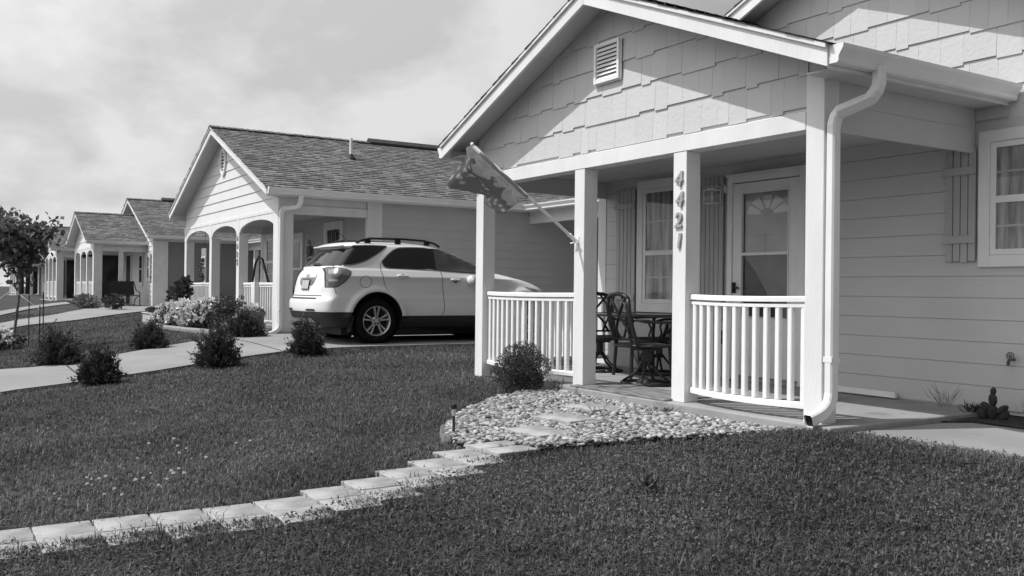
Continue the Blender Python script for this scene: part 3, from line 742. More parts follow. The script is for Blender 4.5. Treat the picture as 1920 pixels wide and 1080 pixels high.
def far_house(name_label, px0, px1, pr, x0, x1, xr, zf, detail=True, wingx=None):
    h = thing('house', name_label, 'house', (pr, 5.74, zf))
    YF, YW = 5.74, 7.75; dz = zf
    sl = MB(); sl.box(px0 - .1, px1 + .1, 5.5, YW, zf - .35, zf); sl.build('porch_slab', 'slab', h)
    zr, hw = 4.40 + dz, 4.2; z3 = lambda x: zr + .1 - S * abs(x - xr)
    w = MB(); w.prism([(x0, zf - .3), (x1, zf - .3), (x1, z3(x1)), (xr, z3(xr)), (x0, z3(x0))], 'y', YW, 18)
    def ur(z):
        d = (zr + .1 - z) / S; return (max(x0, xr - d), min(x1 - .02, xr + d))
    lap(w, PF(YW), ur, zf + .02, zr + .05, .2, .022, .003)
    w.build('wall', 'siding2', h)
    sw = MB(); lap(sw, PR(x1), lambda z: (YW + .02, 18), zf + .02, 2.6 + dz, .2); sw.build('side_wall', 'siding_shade', h)
    c = MB(); c.box(x1 - .1, x1 + .03, YW - .03, YW + .55, zf, 2.62 + dz); c.build('corner_board', 'trim_far', h)
    gable_roof(h, xr, zr, S, hw, 7.4, 18.3, 'trim_far')
    # porch
    pzr = 3.73 + dz; phw = (px1 - px0) / 2 + .34
    zp = lambda x: pzr + .1 - S * abs(x - pr)
    g = MB(); g.prism([(px0, 2.42 + dz), (px1 - .2, 2.42 + dz), (px1 - .2, zp(px1 - .2)), (pr, zp(pr)), (px0, zp(px0))], 'y', YF + .03, YF + .12)
    def ur2(z):
        d = (pzr + .1 - z) / S; return (max(px0, pr - d), min(px1 - .2, pr + d))
    lap(g, PF(YF + .03), ur2, 2.42 + dz, pzr + .08, .22, .022, .003)
    g.build('gable_siding', 'siding2', h)
    gable_roof(h, pr, pzr, S, phw, 5.4, 7.74, 'trim_far')
    n = 3; xs = [px0 + .1 + (px1 - px0 - .25) * i / n for i in range(n + 1)]
    arch_front(h, xs, YF, zf, 2.0 + dz, 2.25 + dz, 2.32 + dz, 'trim_far')
    tb = MB(); tb.box(px0, px1 - .2, YF - .01, YF + .1, 2.322 + dz, 2.415 + dz); tb.build('porch_beam', 'trim_far', h)
    for i, x in enumerate(xs): post(h, x, YF - .002, zf - .1, (1.998 if i < n else 2.5) + dz, .2 if i < n else .32, 'trim_far')
    for i in range(n): railing(h, (xs[i] + .1, YF + .1, zf), (xs[i + 1] - .12, YF + .1, zf), .95, .16, 8, 'trim_far', r=.03)
    for xx in (px0 + .02, px1 - .2):
        b = MB(); b.box(xx, xx + .17, YF + .33, YW - .03, 2.2 + dz, 2.38 + dz); b.box(xx + .03, xx + .14, YF + .33, YW - .03, 2.382 + dz, 2.6 + dz); b.build('side_beam', 'trim_far', h)
    post(h, px1 - .11, YF + .95, zf, 2.2 + dz, .17, 'trim_far')
    for ya, yb in ((YF + .3, YF + .98), (YF + 1.08, YW - .06)):
        b = MB(); b.box(px0 + .08, px0 + .1, ya, yb, zf + .05, 2.15 + dz); b.tube([(px0 + .09, ya, 2.17 + dz), (px0 + .09, yb, 2.17 + dz)], .03, 6); b.build('dark_porch_sheet', 'darkroom', h)  # added dark sheets paint the deep shade seen through the porch
    ce = MB(); ce.box(px0 + .2, px1 - .21, YF + .13, YW - .03, 2.45 + dz, 2.48 + dz); ce.build('porch_ceiling', 'ceiling', h)
    window(h, px1 - 1.55, px1 - .65, zf + .8, zf + 2.25, YW - .02, .12, None, 1, 1, 'darkroom', casmat='trim_far')
    if x1 - px1 > .7:
        window(h, px1 + .15, px1 + .75, zf + 1.0, zf + 2.15, YW - .02, .1, None, 0, 1, 'darkroom', casmat='trim_far')
        shutter(h, px1 + .77, px1 + 1.0, zf + 1.0, zf + 2.15, YW - .02, (zf + 1.9, zf + 1.2), 3)
    d = MB(); a, e = px0 + 1.3, px0 + 2.3; y = YW - .02
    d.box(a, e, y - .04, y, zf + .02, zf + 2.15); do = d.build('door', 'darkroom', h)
    d = MB(); d.box(a - .1, a - .001, y - .05, y, zf, zf + 2.25); d.box(e + .001, e + .1, y - .05, y, zf, zf + 2.25); d.box(a, e, y - .05, y, zf + 2.151, zf + 2.25); d.build('door_casing', 'trim_far', h)
    if detail:
        v = MB(); vx, vy = xr + 2.0, 10.2; zz = z3(vx) + .07; v.tube([(vx, vy, zz - .06), (vx, vy, zz + .55)], .05, 8); vo = v.build('vent_pipe', 'trim_far', h)
        v = MB(); v.lathe([(.2, -.08), (.05, .12), (0, .12), (0, -.08)], 10, vx, vy, zz); v.build('flashing', 'dark', vo)
        rv = MB(); rv.prism([(xr - .16, zr + FH - .03), (xr, zr + FH + .08), (xr + .16, zr + FH - .03), (xr + .16, zr + FH + .03), (xr, zr + FH + .14), (xr - .16, zr + FH + .03)], 'y', 8.8, 17); rv.build('ridge_vent', 'stake', h)
    if wingx: wing(h, x1 + .01, wingx, 11.2, zf, 2.72 + dz, 'siding_shade', 6.0, (wingx - .15, x1 + 1.0))
    return h
# ------------------------------------------------------------------ the car
def pchip(xs, ys, x):
    xs = np.asarray(xs, float); ys = np.asarray(ys, float); h = np.diff(xs); d = np.diff(ys) / h
    m = np.zeros_like(xs); m[0], m[-1] = d[0], d[-1]
    for i in range(1, len(xs) - 1):
        if d[i - 1] * d[i] > 0:
            w1, w2 = 2 * h[i] + h[i - 1], h[i] + 2 * h[i - 1]; m[i] = (w1 + w2) / (w1 / d[i - 1] + w2 / d[i])
    k = np.clip(np.searchsorted(xs, x) - 1, 0, len(xs) - 2); t = (x - xs[k]) / h[k]
    return ys[k] * (1 + 2 * t) * (1 - t) ** 2 + m[k] * h[k] * t * (1 - t) ** 2 + ys[k + 1] * t * t * (3 - 2 * t) + m[k + 1] * h[k] * t * t * (t - 1)

def car():
    root = thing('parked_car', 'white sport utility vehicle with tinted glass and roof rails parked on the driveway', 'car', (-14.86, 5.28, .095))
    LR = MB.build
    def build(mb, name, mat, parent, **k):
        return mb.build(name, mat, parent, loc=(0, 0, 0), **k)
    T = np.array([  # z, half width, rear u, front u, rear corner, rear n, front corner, front n
        (.25, .80, .22, 4.52, .30, 2.6, .70, 2.3), (.32, .865, .10, 4.66, .32, 2.6, .80, 2.3), (.42, .90, .03, 4.74, .32, 2.6, .90, 2.2), (.55, .915, 0, 4.77, .30, 2.6, .95, 2.2),
        (.66, .92, .005, 4.77, .30, 2.6, 1.0, 2.2), (.70, .921, .02, 4.765, .30, 2.6, 1.0, 2.2), (.735, .921, .075, 4.75, .26, 2.6, 1.0, 2.2), (.80, .908, .10, 4.73, .25, 2.7, 1.0, 2.2),
        (.90, .904, .115, 4.66, .25, 2.7, 1.05, 2.3), (.98, .905, .13, 4.50, .26, 2.7, 1.1, 2.4), (1.04, .913, .145, 4.30, .26, 2.7, 1.1, 2.6), (1.085, .922, .16, 4.09, .27, 2.7, 1.05, 2.8), (1.10, .915, .165, 4.02, .27, 2.7, 1.05, 2.8),
        (1.15, .888, .185, 3.76, .27, 2.7, .95, 2.9), (1.19, .866, .205, 3.53, .28, 2.7, .8, 2.9), (1.22, .842, .222, 3.42, .28, 2.7, .7, 2.8), (1.26, .826, .25, 3.32, .28, 2.7, .6, 2.7),
        (1.38, .786, .35, 3.03, .28, 2.7, .5, 2.6), (1.50, .742, .45, 2.74, .28, 2.7, .5, 2.5), (1.565, .712, .505, 2.56, .28, 2.7, .5, 2.4), (1.575, .707, .44, 2.53, .3, 2.7, .5, 2.4), (1.60, .69, .44, 2.44, .32, 2.7, .5, 2.4),
        (1.63, .655, .50, 2.30, .35, 2.6, .5, 2.4), (1.655, .60, .60, 2.10, .4, 2.4, .5, 2.3), (1.67, .52, .74, 1.94, .4, 2.2, .45, 2.2), (1.68, .38, .92, 1.74, .35, 2.1, .35, 2.1), (1.686, .18, 1.12, 1.52, .18, 2, .18, 2)])
    zz = np.concatenate([np.linspace(.25, 1.0, 36), np.linspace(1.01, 1.26, 30), np.linspace(1.275, 1.6, 22), np.linspace(1.608, 1.686, 18)])
    C_ = [pchip(T[:, 0], T[:, i], zz) for i in range(1, 8)]
    nq, ns, nf = 18, 150, 24; WC = (1.0, 3.857); vs = []
    for i, z in enumerate(zz):
        W, ur, uf, ar, nr, af, n_f = [c[i] for c in C_]
        ph = np.linspace(0, np.pi / 2, nq)
        u = list(ur + ar - ar * np.cos(ph) ** (2 / nr)); v = list(W * np.sin(ph) ** (2 / nr))
        us = np.linspace(ur + ar, uf - af, ns + 2)[1:-1]
        u += list(us); v += [W] * ns
        ph = np.linspace(np.pi / 2, 0, nf)
        u += list(uf - af + af * np.cos(ph) ** (2 / n_f)); v += list(W * np.sin(ph) ** (2 / n_f))
        u = np.array(u); v = np.array(v)
        side = v > .5 * W
        uc = 2.35; v = v * (1 - .018 * ((u - uc) / 2.3) ** 2)
        if .4 < z < 1.05:
            for wc in WC:
                r = np.hypot(u - wc, z - .37); v = np.where(side & (v > .6), v + .05 * np.where(r < .5, np.exp(-((r - .5) / .09) ** 2), np.exp(-((r - .5) / .05) ** 2)) * np.clip((1.05 - z) / .1, 0, 1), v)
            v = np.where(side & (v > .6), v - .014 * np.exp(-((z - .72) / .12) ** 2) * np.exp(-((u - 2.4) / .9) ** 4), v)
        right = list(zip(v, u, [z] * len(u)))
        left = [(-a, b, c) for a, b, c in right[-2:0:-1]]
        vs += right + left
    n = len(vs) // len(zz); fs = []
    for i in range(len(zz) - 1):
        for k in range(n): fs.append((i * n + k, i * n + (k + 1) % n, (i + 1) * n + (k + 1) % n, (i + 1) * n + k))
    fs += [tuple(range(n - 1, -1, -1)), tuple((len(zz) - 1) * n + k for k in range(n))]
    AR = .452; AZ = .385
    V = np.array(vs)
    def inarch(p): return abs(p[0]) > .5 and any(math.hypot(p[1] - wc, p[2] - AZ) < AR - 1e-6 for wc in WC)
    ins = [inarch(p) for p in vs]
    kept = [f for f in fs if not all(ins[i] for i in f)]
    used = {i for f in kept for i in f}
    for i in used:
        if ins[i]:
            x, y, z = vs[i]; wc = min(WC, key=lambda w: abs(w - y)); a = math.atan2(z - AZ, y - wc); vs[i] = (x, wc + AR * math.cos(a), AZ + AR * math.sin(a))
    mb = MB(); mb.add(vs, kept); body = build(mb, 'body', 'carpaint', root); me = body.data
    me.materials.append(M['cladding']); ci = 1
    for p in me.polygons:
        c = p.center; p.material_index = ci if c.z < (.50 if c.y < .9 else .435) else 0
    for wc in WC:
        for sg in (-1, 1):
            m = MB(); K = 40; ring = [(AR * math.cos(t), AR * math.sin(t)) for t in np.linspace(-.32, math.pi + .32, K)]
            for a_, b_ in zip(ring[:-1], ring[1:]):
                m.add([(sg * .5, wc + a_[0], AZ + a_[1]), (sg * .5, wc + b_[0], AZ + b_[1]), (sg * .915, wc + b_[0], AZ + b_[1]), (sg * .915, wc + a_[0], AZ + a_[1])], [(0, 1, 2, 3)])
            m.add([(sg * .5, wc + a_[0], AZ + a_[1]) for a_ in ring], [tuple(range(K))])
            build(m, 'wheel_arch', 'dark', root)
    me.shade_smooth()
    bm = bmesh.new(); bm.from_mesh(me); bmesh.ops.recalc_face_normals(bm, faces=bm.faces)
    for e in bm.edges:
        if len(e.link_faces) == 2 and e.calc_face_angle(0) > R(38): e.smooth = False
    bm.to_mesh(me); bvh = BVHTree.FromBMesh(bm); bm.free()

    def patch(poly, proj, off, mat, name, parent=None, grid=.06, mirror=False):
        bm = bmesh.new(); bm.faces.new([bm.verts.new((p[0], p[1], 0)) for p in poly])
        lo = [min(p[i] for p in poly) for i in (0, 1)]; hi = [max(p[i] for p in poly) for i in (0, 1)]
        for ax in (0, 1):
            g = math.ceil(lo[ax] / grid) * grid
            while g < hi[ax]:
                nrm = (1, 0, 0) if ax == 0 else (0, 1, 0)
                bmesh.ops.bisect_plane(bm, geom=bm.verts[:] + bm.edges[:] + bm.faces[:], plane_co=(g, 0, 0) if ax == 0 else (0, g, 0), plane_no=nrm); g += grid
        bmesh.ops.triangulate(bm, faces=bm.faces[:])
        bad = []
        for v in bm.verts:
            a, b = v.co.x, v.co.y
            if proj == 'side': o, d = Vector((3, a, b)), Vector((-1, 0, 0))
            elif proj == 'rear': o, d = Vector((a, -3, b)), Vector((0, 1, 0))
            else: o, d = Vector((a, 8, b)), Vector((0, -1, 0))
            h = bvh.ray_cast(o, d)
            if h[0] is None: bad.append(v); continue
            v.co = h[0] + h[1] * off if h[1].dot(d) < 0 else h[0] - h[1] * off
        if bad: bmesh.ops.delete(bm, geom=bad, context='VERTS')
        bmesh.ops.recalc_face_normals(bm, faces=bm.faces)
        m2 = bpy.data.meshes.new(name); bm.to_mesh(m2); bm.free(); m2.shade_smooth(); m2.materials.append(M[mat])
        o = bpy.data.objects.new(name, m2); COL.objects.link(o); o.parent = parent or root
        if mirror:
            o2 = o.copy(); COL.objects.link(o2); o2.scale = (-1, 1, 1); o2.parent = parent or root
            TW[o.name] = o2
            if parent is not None and parent.name in TW: o2.parent = TW[parent.name]; o2.scale = (1, 1, 1)
        return o
    TW = {}
    def strip(pts, w):
        P = [Vector((p[0], p[1])) for p in pts]; L = []; Rr = []
        for i, p in enumerate(P):
            t = (P[min(i + 1, len(P) - 1)] - P[max(i - 1, 0)]).normalized(); nn = Vector((-t.y, t.x)) * w / 2
            L.append(p + nn); Rr.append(p - nn)
        return [tuple(q) for q in L] + [tuple(q) for q in Rr[::-1]]
    def curve(pts, k=6):
        P = [np.array(p, float) for p in pts]; P = [2 * P[0] - P[1]] + P + [2 * P[-1] - P[-2]]; out = []
        for i in range(1, len(P) - 2):
            for j in range(k):
                t = j / k; a, b, c, d = P[i - 1:i + 3]
                out.append(tuple(.5 * (2 * b + (c - a) * t + (2 * a - 5 * b + 4 * c - d) * t * t + (3 * b - a - 3 * c + d) * t ** 3)))
        return out + [tuple(P[-2])]
    def grow(poly, g):
        cx = sum(p[0] for p in poly) / len(poly); cz = sum(p[1] for p in poly) / len(poly); out = []
        n_ = len(poly)
        for i in range(n_):
            a, b, c = Vector(poly[i - 1]), Vector(poly[i]), Vector(poly[(i + 1) % n_]); t = (c - a).normalized(); nn = Vector((t.y, -t.x))
            if nn.dot(b - Vector((cx, cz))) < 0: nn = -nn
            out.append(tuple(b + nn * g))
        return out
    dlo = curve([(1.13, 1.335), (1.16, 1.27), (1.23, 1.24)], 3) + [(2.09, 1.212), (2.9, 1.175)] + [(3.1, 1.2)] + curve([(2.9, 1.385), (2.58, 1.53), (2.3, 1.572), (2.0, 1.588), (1.7, 1.586), (1.45, 1.565), (1.28, 1.47), (1.13, 1.335)], 4)[:-1]
    patch(grow(dlo, .016), 'side', .0025, 'chrome', 'window_trim', mirror=True)
    wn = patch(dlo, 'side', .006, 'carglass', 'window', mirror=True, grid=.04)
    fg = [(2.12, 1.215), (2.86, 1.182), (3.0, 1.2), (2.84, 1.395), (2.56, 1.505), (2.12, 1.555)]
    patch(fg, 'side', .0075, 'cargl_daylit', 'window', mirror=True)
    patch(strip([(1.38, 1.24), (1.33, 1.5)], .012), 'side', .008, 'dark', 'window_divider', mirror=True)
    qg = [(.285, 1.262)] + curve([(.45, 1.272), (.63, 1.292), (.85, 1.36), (1.1, 1.5), (1.26, 1.605)], 4) + [(1.0, 1.607), (.66, 1.592)]
    patch(strip(curve([(.45, 1.262), (.63, 1.281), (.85, 1.349), (1.1, 1.49), (1.26, 1.6)], 4), .02), 'side', .0035, 'chrome', 'window_trim', mirror=True)
    patch(qg, 'side', .009, 'carglass', 'quarter_window', mirror=True, grid=.02)
    patch([(-.79, 1.255), (.79, 1.255), (.745, 1.4), (.68, 1.555), (-.68, 1.555), (-.745, 1.4)], 'rear', .009, 'carglass', 'rear_window', grid=.03)
    patch([(-.70, 1.27), (.70, 1.27), (.6, 1.57), (-.6, 1.57)], 'front', .006, 'carglass', 'windscreen')
    for pts in ([(1.1, 1.32), (1.085, 1.2), (1.11, 1.05), (1.16, .9), (1.2, .86)], [(2.19, 1.2), (2.21, 1.0), (2.245, .7), (2.25, .55), (2.21, .45)], [(3.02, 1.17), (3.08, .95), (3.1, .6), (3.05, .45)]):
        patch(strip(curve(pts, 4), .009), 'side', .003, 'dark', 'door_seam', mirror=True)
    ring = [(.80 + .1 * math.cos(t), 1.0 + .095 * math.sin(t)) for t in np.linspace(0, 2 * math.pi, 25)]
    patch(strip(ring, .007), 'side', .003, 'dark', 'fuel_flap')
    patch(strip(curve([(.33, 1.262), (.29, 1.1), (.27, .92), (.30, .80)], 4), .008), 'side', .003, 'dark', 'tailgate_seam', mirror=True)
    for u0, z0 in ((1.36, 1.105), (2.36, 1.055)):
        m = MB(); hx = bvh.ray_cast(Vector((3, u0 + .09, z0)), Vector((-1, 0, 0)))[0].x
        m.tube([(hx - .005, u0, z0), (hx + .028, u0 + .03, z0 + .004), (hx + .034, u0 + .1, z0), (hx + .028, u0 + .17, z0 - .004), (hx - .005, u0 + .2, z0 - .008)], .017, 8, flat=(.8, 1.1)); build(m, 'door_handle', 'carpaint', root, smooth=True)
        m = MB(); m.lathe([(0, 0), (.045, 0), (.04, .003), (0, .003)], 14, hx + .002, u0 + .1, z0 - .012, 'x'); build(m, 'handle_recess', 'lens', root)
    # tail lamps
    tl = curve([(.245, 1.205), (.30, 1.222), (.45, 1.2), (.55, 1.165)], 4) + curve([(.53, 1.12), (.44, 1.0), (.31, .915)], 4) + [(.185, .905), (.205, 1.05)]
    t_ = patch(grow(tl, .012), 'side', .004, 'dark', 'tail_lamp', grid=.03, mirror=True)
    patch(tl, 'side', .009, 'lens', 'lens', t_, grid=.03, mirror=True)
    patch([(.26, 1.19), (.37, 1.2), (.33, 1.13), (.24, 1.12)], 'side', .011, 'lens_clear', 'lens', t_, grid=.03, mirror=True)
    patch([(.25, 1.1), (.4, 1.11), (.36, 1.045), (.25, 1.05)], 'side', .011, 'lens_dark', 'lens', t_, grid=.03, mirror=True)
    patch([(.22, 1.03), (.34, 1.03), (.32, 1.0), (.22, 1.0)], 'side', .011, 'lens_clear', 'lens', t_, grid=.03, mirror=True)
    patch([(.22, .985), (.33, .99), (.28, .925), (.21, .92)], 'side', .011, 'lens_dark', 'lens', t_, grid=.03, mirror=True)
    # tailgate
    patch([(-.36, 1.06), (.36, 1.06), (.34, 1.125), (-.34, 1.125)], 'rear', .012, 'carpaint', 'handle_bar')
    patch([(-.26, .93), (.26, .93), (.34, .99), (.36, 1.055), (-.36, 1.055), (-.34, .99)], 'rear', .004, 'lens', 'plate_recess')
    pl = patch([(-.17, .86), (.17, .86), (.17, 1.03), (-.17, 1.03)], 'rear', .018, 'dark', 'licence_plate'); patch([(-.155, .875), (.155, .875), (.155, 1.015), (-.155, 1.015)], 'rear', .021, 'plate', 'plate_face', pl)
    patch([(-.09, 1.08), (-.03, 1.08), (-.02, 1.065), (.03, 1.065), (.04, 1.08), (.1, 1.08), (.09, 1.105), (.04, 1.105), (.03, 1.12), (-.03, 1.12), (-.04, 1.105), (-.1, 1.105)], 'rear', .02, 'bronze', 'emblem')
    patch(strip([(-.66, .765), (.66, .765)], .012), 'rear', .004, 'dark', 'tailgate_gap')
    patch([(-.58, .708), (.58, .708), (.55, .728), (-.55, .728)], 'rear', .01, 'cladding', 'step_pad')
    cu = text_mesh(root, 'EQUINOX  LT', .075, (.40, .085, .80), FRONT, 'cladding', 'badge', .004, .004)
    patch(strip(curve([(-.1, 1.3), (.05, 1.275), (.3, 1.27)], 4), .03), 'rear', .03, 'dark', 'wiper')
    patch([(-.30, .52), (-.62, .52), (-.6, .55), (-.34, .55)], 'rear', .01, 'dark', 'bumper_slot')
    patch([(.30, .52), (.62, .52), (.6, .55), (.34, .55)], 'rear', .01, 'dark', 'bumper_slot')
    patch([(-.5, .335), (.5, .335), (.44, .40), (-.44, .40)], 'rear', .01, 'lens', 'skid_plate')
    # roof rails, aerial, mirrors, head lamps
    for sg in (-1, 1):
        m = MB(); m.tube([(sg * .62, .74, 1.64), (sg * .615, .85, 1.695), (sg * .61, 1.0, 1.725), (sg * .605, 1.6, 1.735), (sg * .6, 2.0, 1.72), (sg * .6, 2.2, 1.68), (sg * .6, 2.3, 1.63)], .02, 8)
        for u_ in (.95, 1.5, 2.05): m.box(sg * .61 - .015, sg * .61 + .015, u_ - .05, u_ + .05, 1.64, 1.72)
        build(m, 'roof_rail', 'dark', root)
        m = MB(); m.lathe([(0, 0), (.05, .01), (.085, .05), (.095, .1), (.08, .16), (0, .17)], 16, 0, 0, 0, 'x')
        o = build(m, 'wing_mirror', 'carpaint', root, smooth=True); o.location = (sg * .88 - (0 if sg > 0 else .17), 2.74, 1.05); o.scale = (1, .75, .95)
    m = MB(); m.lathe([(0, 0), (.05, 0), (.03, .04), (0, .06)], 10, 0, .85, 1.67); m.tube([(0, .85, 1.7), (0, .62, 1.9)], .005, 5); build(m, 'aerial', 'dark', root)
    m = MB(); m.hexa([(-.6, .46, 1.57), (.6, .46, 1.57), (.6, .8, 1.6), (-.6, .8, 1.6), (-.58, .45, 1.6), (.58, .45, 1.6), (.6, .9, 1.655), (-.6, .9, 1.655)]); build(m, 'spoiler', 'carpaint', root, bevel=.012, seg=2)
    patch([(3.9, .96), (4.25, .9), (4.3, .8), (4.1, .85)], 'side', .006, 'lens_clear', 'head_lamp', mirror=True)
    for zc in (.62,): patch([(-.5, .5), (.5, .5), (.5, .75), (-.5, .75)], 'front', .006, 'cladding', 'grille')
    # under body, an added unseen left skirt hiding the lit ground beyond, mud flaps
    m = MB(); m.box(-.72, .72, .45, 4.3, .13, .34); m.box(-.86, -.721, 1.5, 3.36, .03, .34); build(m, 'underbody_and_skirt', 'dark', root)
    for sg in (-1, 1):
        for wc in WC:
            m = MB(); m.hexa([(sg * .6, wc - .47, .18), (sg * .88, wc - .47, .18), (sg * .88, wc - .44, .18), (sg * .6, wc - .44, .18), (sg * .6, wc - .42, .45), (sg * .9, wc - .42, .45), (sg * .9, wc - .39, .45), (sg * .6, wc - .39, .45)])
            build(m, 'mud_flap', 'cladding', root)
    m = MB(); m.tube([(.45, .1, .27), (.45, .6, .3)], .035, 12); build(m, 'exhaust', 'chrome', root)
    # wheels
    for sg in (-1, 1):
        for wc in WC:
            m = MB(); pr = [(.235, -.11), (.30, -.118), (.335, -.112), (.352, -.09), (.36, -.05), (.36, .05), (.352, .09), (.335, .112), (.30, .118), (.245, .112), (.238, .08), (.235, -.11)]
            m.lathe(pr, 48, 0, 0, 0, 'x', closed=True); w = build(m, 'wheel', 'tyre', root, smooth=True); w.location = (sg * .795, wc, .36)
            if sg < 0: w.rotation_euler = (0, 0, math.pi)
            m = MB(); m.lathe([(.225, .03), (.232, .1), (.247, .119), (.24, .122), (.226, .105), (.215, .03), (.225, .03)], 48, 0, 0, 0, 'x', closed=True)
            m.lathe([(0, .03), (.075, .03), (.075, .085), (.06, .1), (.035, .105), (.03, .112), (0, .113)], 24, 0, 0, 0, 'x')
            for k in range(5):
                a0 = 2 * math.pi * (k + .25) / 5
                for s2 in (-1, 1):
                    a1 = a0 + s2 * .13; a2 = a0 + s2 * .19
                    def pp(r, a, dx, da): return (dx, math.cos(a) * r - math.sin(a) * da, math.sin(a) * r + math.cos(a) * da)
                    r0, r1 = .055, .23; w0, w1 = .009, .0145
                    m.hexa([pp(r0, a1, .05, -w0), pp(r1, a2, .07, -w1), pp(r1, a2, .07, w1), pp(r0, a1, .05, w0), pp(r0, a1, .098, -w0), pp(r1, a2, .112, -w1), pp(r1, a2, .112, w1), pp(r0, a1, .098, w0)])
            rim = build(m, 'rim', 'alloy', w)
            m = MB(); m.lathe([(0, 0), (.224, 0), (.224, .02), (0, .02)], 32, 0, 0, 0, 'x')
            for k in range(5): a = 2 * math.pi * (k + .25) / 5; m.lathe([(0, .09), (.014, .09), (.012, .112), (0, .112)], 8, 0, math.cos(a) * .048, math.sin(a) * .048, 'x')
            build(m, 'brake_drum', 'dark', w)
    return root

# ------------------------------------------------------------------ foliage
def leaf_mesh(name, P, D, L, W, mat, curl=.25, extra=None, parent=None, roll=None):
    """n leaves: base points P, unit directions D, lengths L, widths W; each a folded four-corner leaf (its own island)"""
    n = len(P); D = D / (np.linalg.norm(D, axis=1, keepdims=True) + 1e-9)
    rv = RNG.normal(size=(n, 3)); sd = np.cross(D, rv); sd /= np.linalg.norm(sd, axis=1, keepdims=True) + 1e-9
    nr = np.cross(sd, D)
    L = np.broadcast_to(L, n)[:, None]; W = np.broadcast_to(W, n)[:, None]
    v = np.empty((n, 4, 3)); mid = P + D * L * .5 + nr * L * curl * .3
    v[:, 0] = P; v[:, 1] = mid + sd * W * .5; v[:, 2] = P + D * L - nr * L * curl * .15; v[:, 3] = mid - sd * W * .5
    v = v.reshape(-1, 3); f = np.arange(4 * n).reshape(n, 4)
    me = bpy.data.meshes.new(name); me.vertices.add(4 * n); me.vertices.foreach_set('co', v.ravel())
    me.loops.add(4 * n); me.loops.foreach_set('vertex_index', f.ravel()); me.polygons.add(n)
    me.polygons.foreach_set('loop_start', np.arange(0, 4 * n, 4)); me.polygons.foreach_set('loop_total', np.full(n, 4)); me.update(calc_edges=True)
    me.materials.append(M[mat]); o = bpy.data.objects.new(name, me); COL.objects.link(o)
    if parent: o.parent = parent
    return o
def unit(n):
    v = RNG.normal(size=(n, 3)); return v / np.linalg.norm(v, axis=1, keepdims=True)

def yew(name, label, loc, hgt, wid, nsp=210, rz=0, group='dark young shrubs along the driveway', mat='leaf_dark', lab_cat='shrub'):
    r = thing(name, label, lab_cat, loc, rz, group, world=False)
    st = MB(); P = []; D = []; Ls = []; Ws = []
    for i in range(nsp):
        d = unit(1)[0]; d[2] = abs(d[2]) * .9 + .12 if RNG.random() < .85 else d[2] * .3; d /= np.linalg.norm(d)
        lump = 1 + .28 * math.sin(d[0] * 4 + i % 3) * math.cos(d[1] * 5 + 1)
        tip = d * np.array([wid / 2, wid / 2, hgt]) * RNG.uniform(.68, 1.04) * lump; tip[2] = max(tip[2], .05)
        base = np.array([tip[0] * .25, tip[1] * .25, max(.02, tip[2] * .25 - .02)])
        if i % 5 == 0: st.tube([(0, 0, -.04), tuple(base), tuple(tip * .92)], .006, 4, .002)
        m = RNG.integers(34, 52); t = RNG.uniform(.25, 1.0, m)
        ax = tip - base; ax = ax / (np.linalg.norm(ax) + 1e-6)
        pts = base + (tip - base) * t[:, None] + RNG.normal(size=(m, 3)) * .014
        dd = ax * .9 + unit(m) * .75 + np.array([0, 0, .25])
        P.append(pts); D.append(dd); Ls.append(RNG.uniform(.028, .055, m)); Ws.append(RNG.uniform(.011, .02, m))
    st.tube([(0, 0, -.05), (0, .01, hgt * .5)], .018, 6, .008); st.build('stem', 'bark', r, loc=(0, 0, 0))
    leaf_mesh('foliage', np.concatenate(P), np.concatenate(D), np.concatenate(Ls), np.concatenate(Ws), mat, parent=r)
    return r

def leafy(name, label, loc, hgt, wid, n, L, W, mat, cat='shrub', group=None, shell=.75, cl=None, blossoms=0, bsize=.05, blossom_top=True, dep=None, flat=0.0, clumps=14, rz=0):
    r = thing(name, label, cat, loc, rz, group, world=False); dep = dep or wid
    c = unit(clumps) * np.array([wid / 2, dep / 2, hgt / 2]) * RNG.uniform(.35, .8, (clumps, 1)); c[:, 2] += hgt * .52
    if cl is not None: c = np.array(cl, float); clumps = len(c)
    k = RNG.integers(0, clumps, n); rad = np.array([wid, dep, hgt]) * .235
    d = unit(n); P = c[k] + d * (rad * np.clip(1.25 * (14 / clumps) ** .33, .55, 1.2)) * (RNG.uniform(shell, 1.05, n) ** 1)[:, None]
    keep = P[:, 2] > .0; P = P[keep]; d = d[keep]; n = len(P)
    D = d + unit(n) * .8 + np.array([0, 0, .25]); 
    leaf_mesh('foliage', P, D, RNG.uniform(.7, 1.25, n) * L, RNG.uniform(.7, 1.25, n) * W, mat, parent=r)
    st = MB()
    for i in range(9):
        q = c[i % clumps]; st.tube([(RNG.normal() * .03, RNG.normal() * .03, -.05), (q[0] * .4, q[1] * .4, q[2] * .55), tuple(q)], .01, 5, .004)
    st.build('stem', 'bark', r, loc=(0, 0, 0))
    if blossoms:
        bp = []; bd = []
        for i in range(blossoms):
            q = c[RNG.integers(0, clumps)]; dd = unit(1)[0]; dd[2] = abs(dd[2]) + .1; dd[1] -= .5; dd /= np.linalg.norm(dd)
            ctr = q + dd * rad * 1.12; m = 22
            e = unit(m); bp.append(ctr + e * bsize * .35); bd.append(e + dd * .4)
        leaf_mesh('blossom', np.concatenate(bp), np.concatenate(bd), RNG.uniform(.5, .9, 22 * blossoms) * bsize, RNG.uniform(.5, .8, 22 * blossoms) * bsize, 'petal', parent=r)
    return r

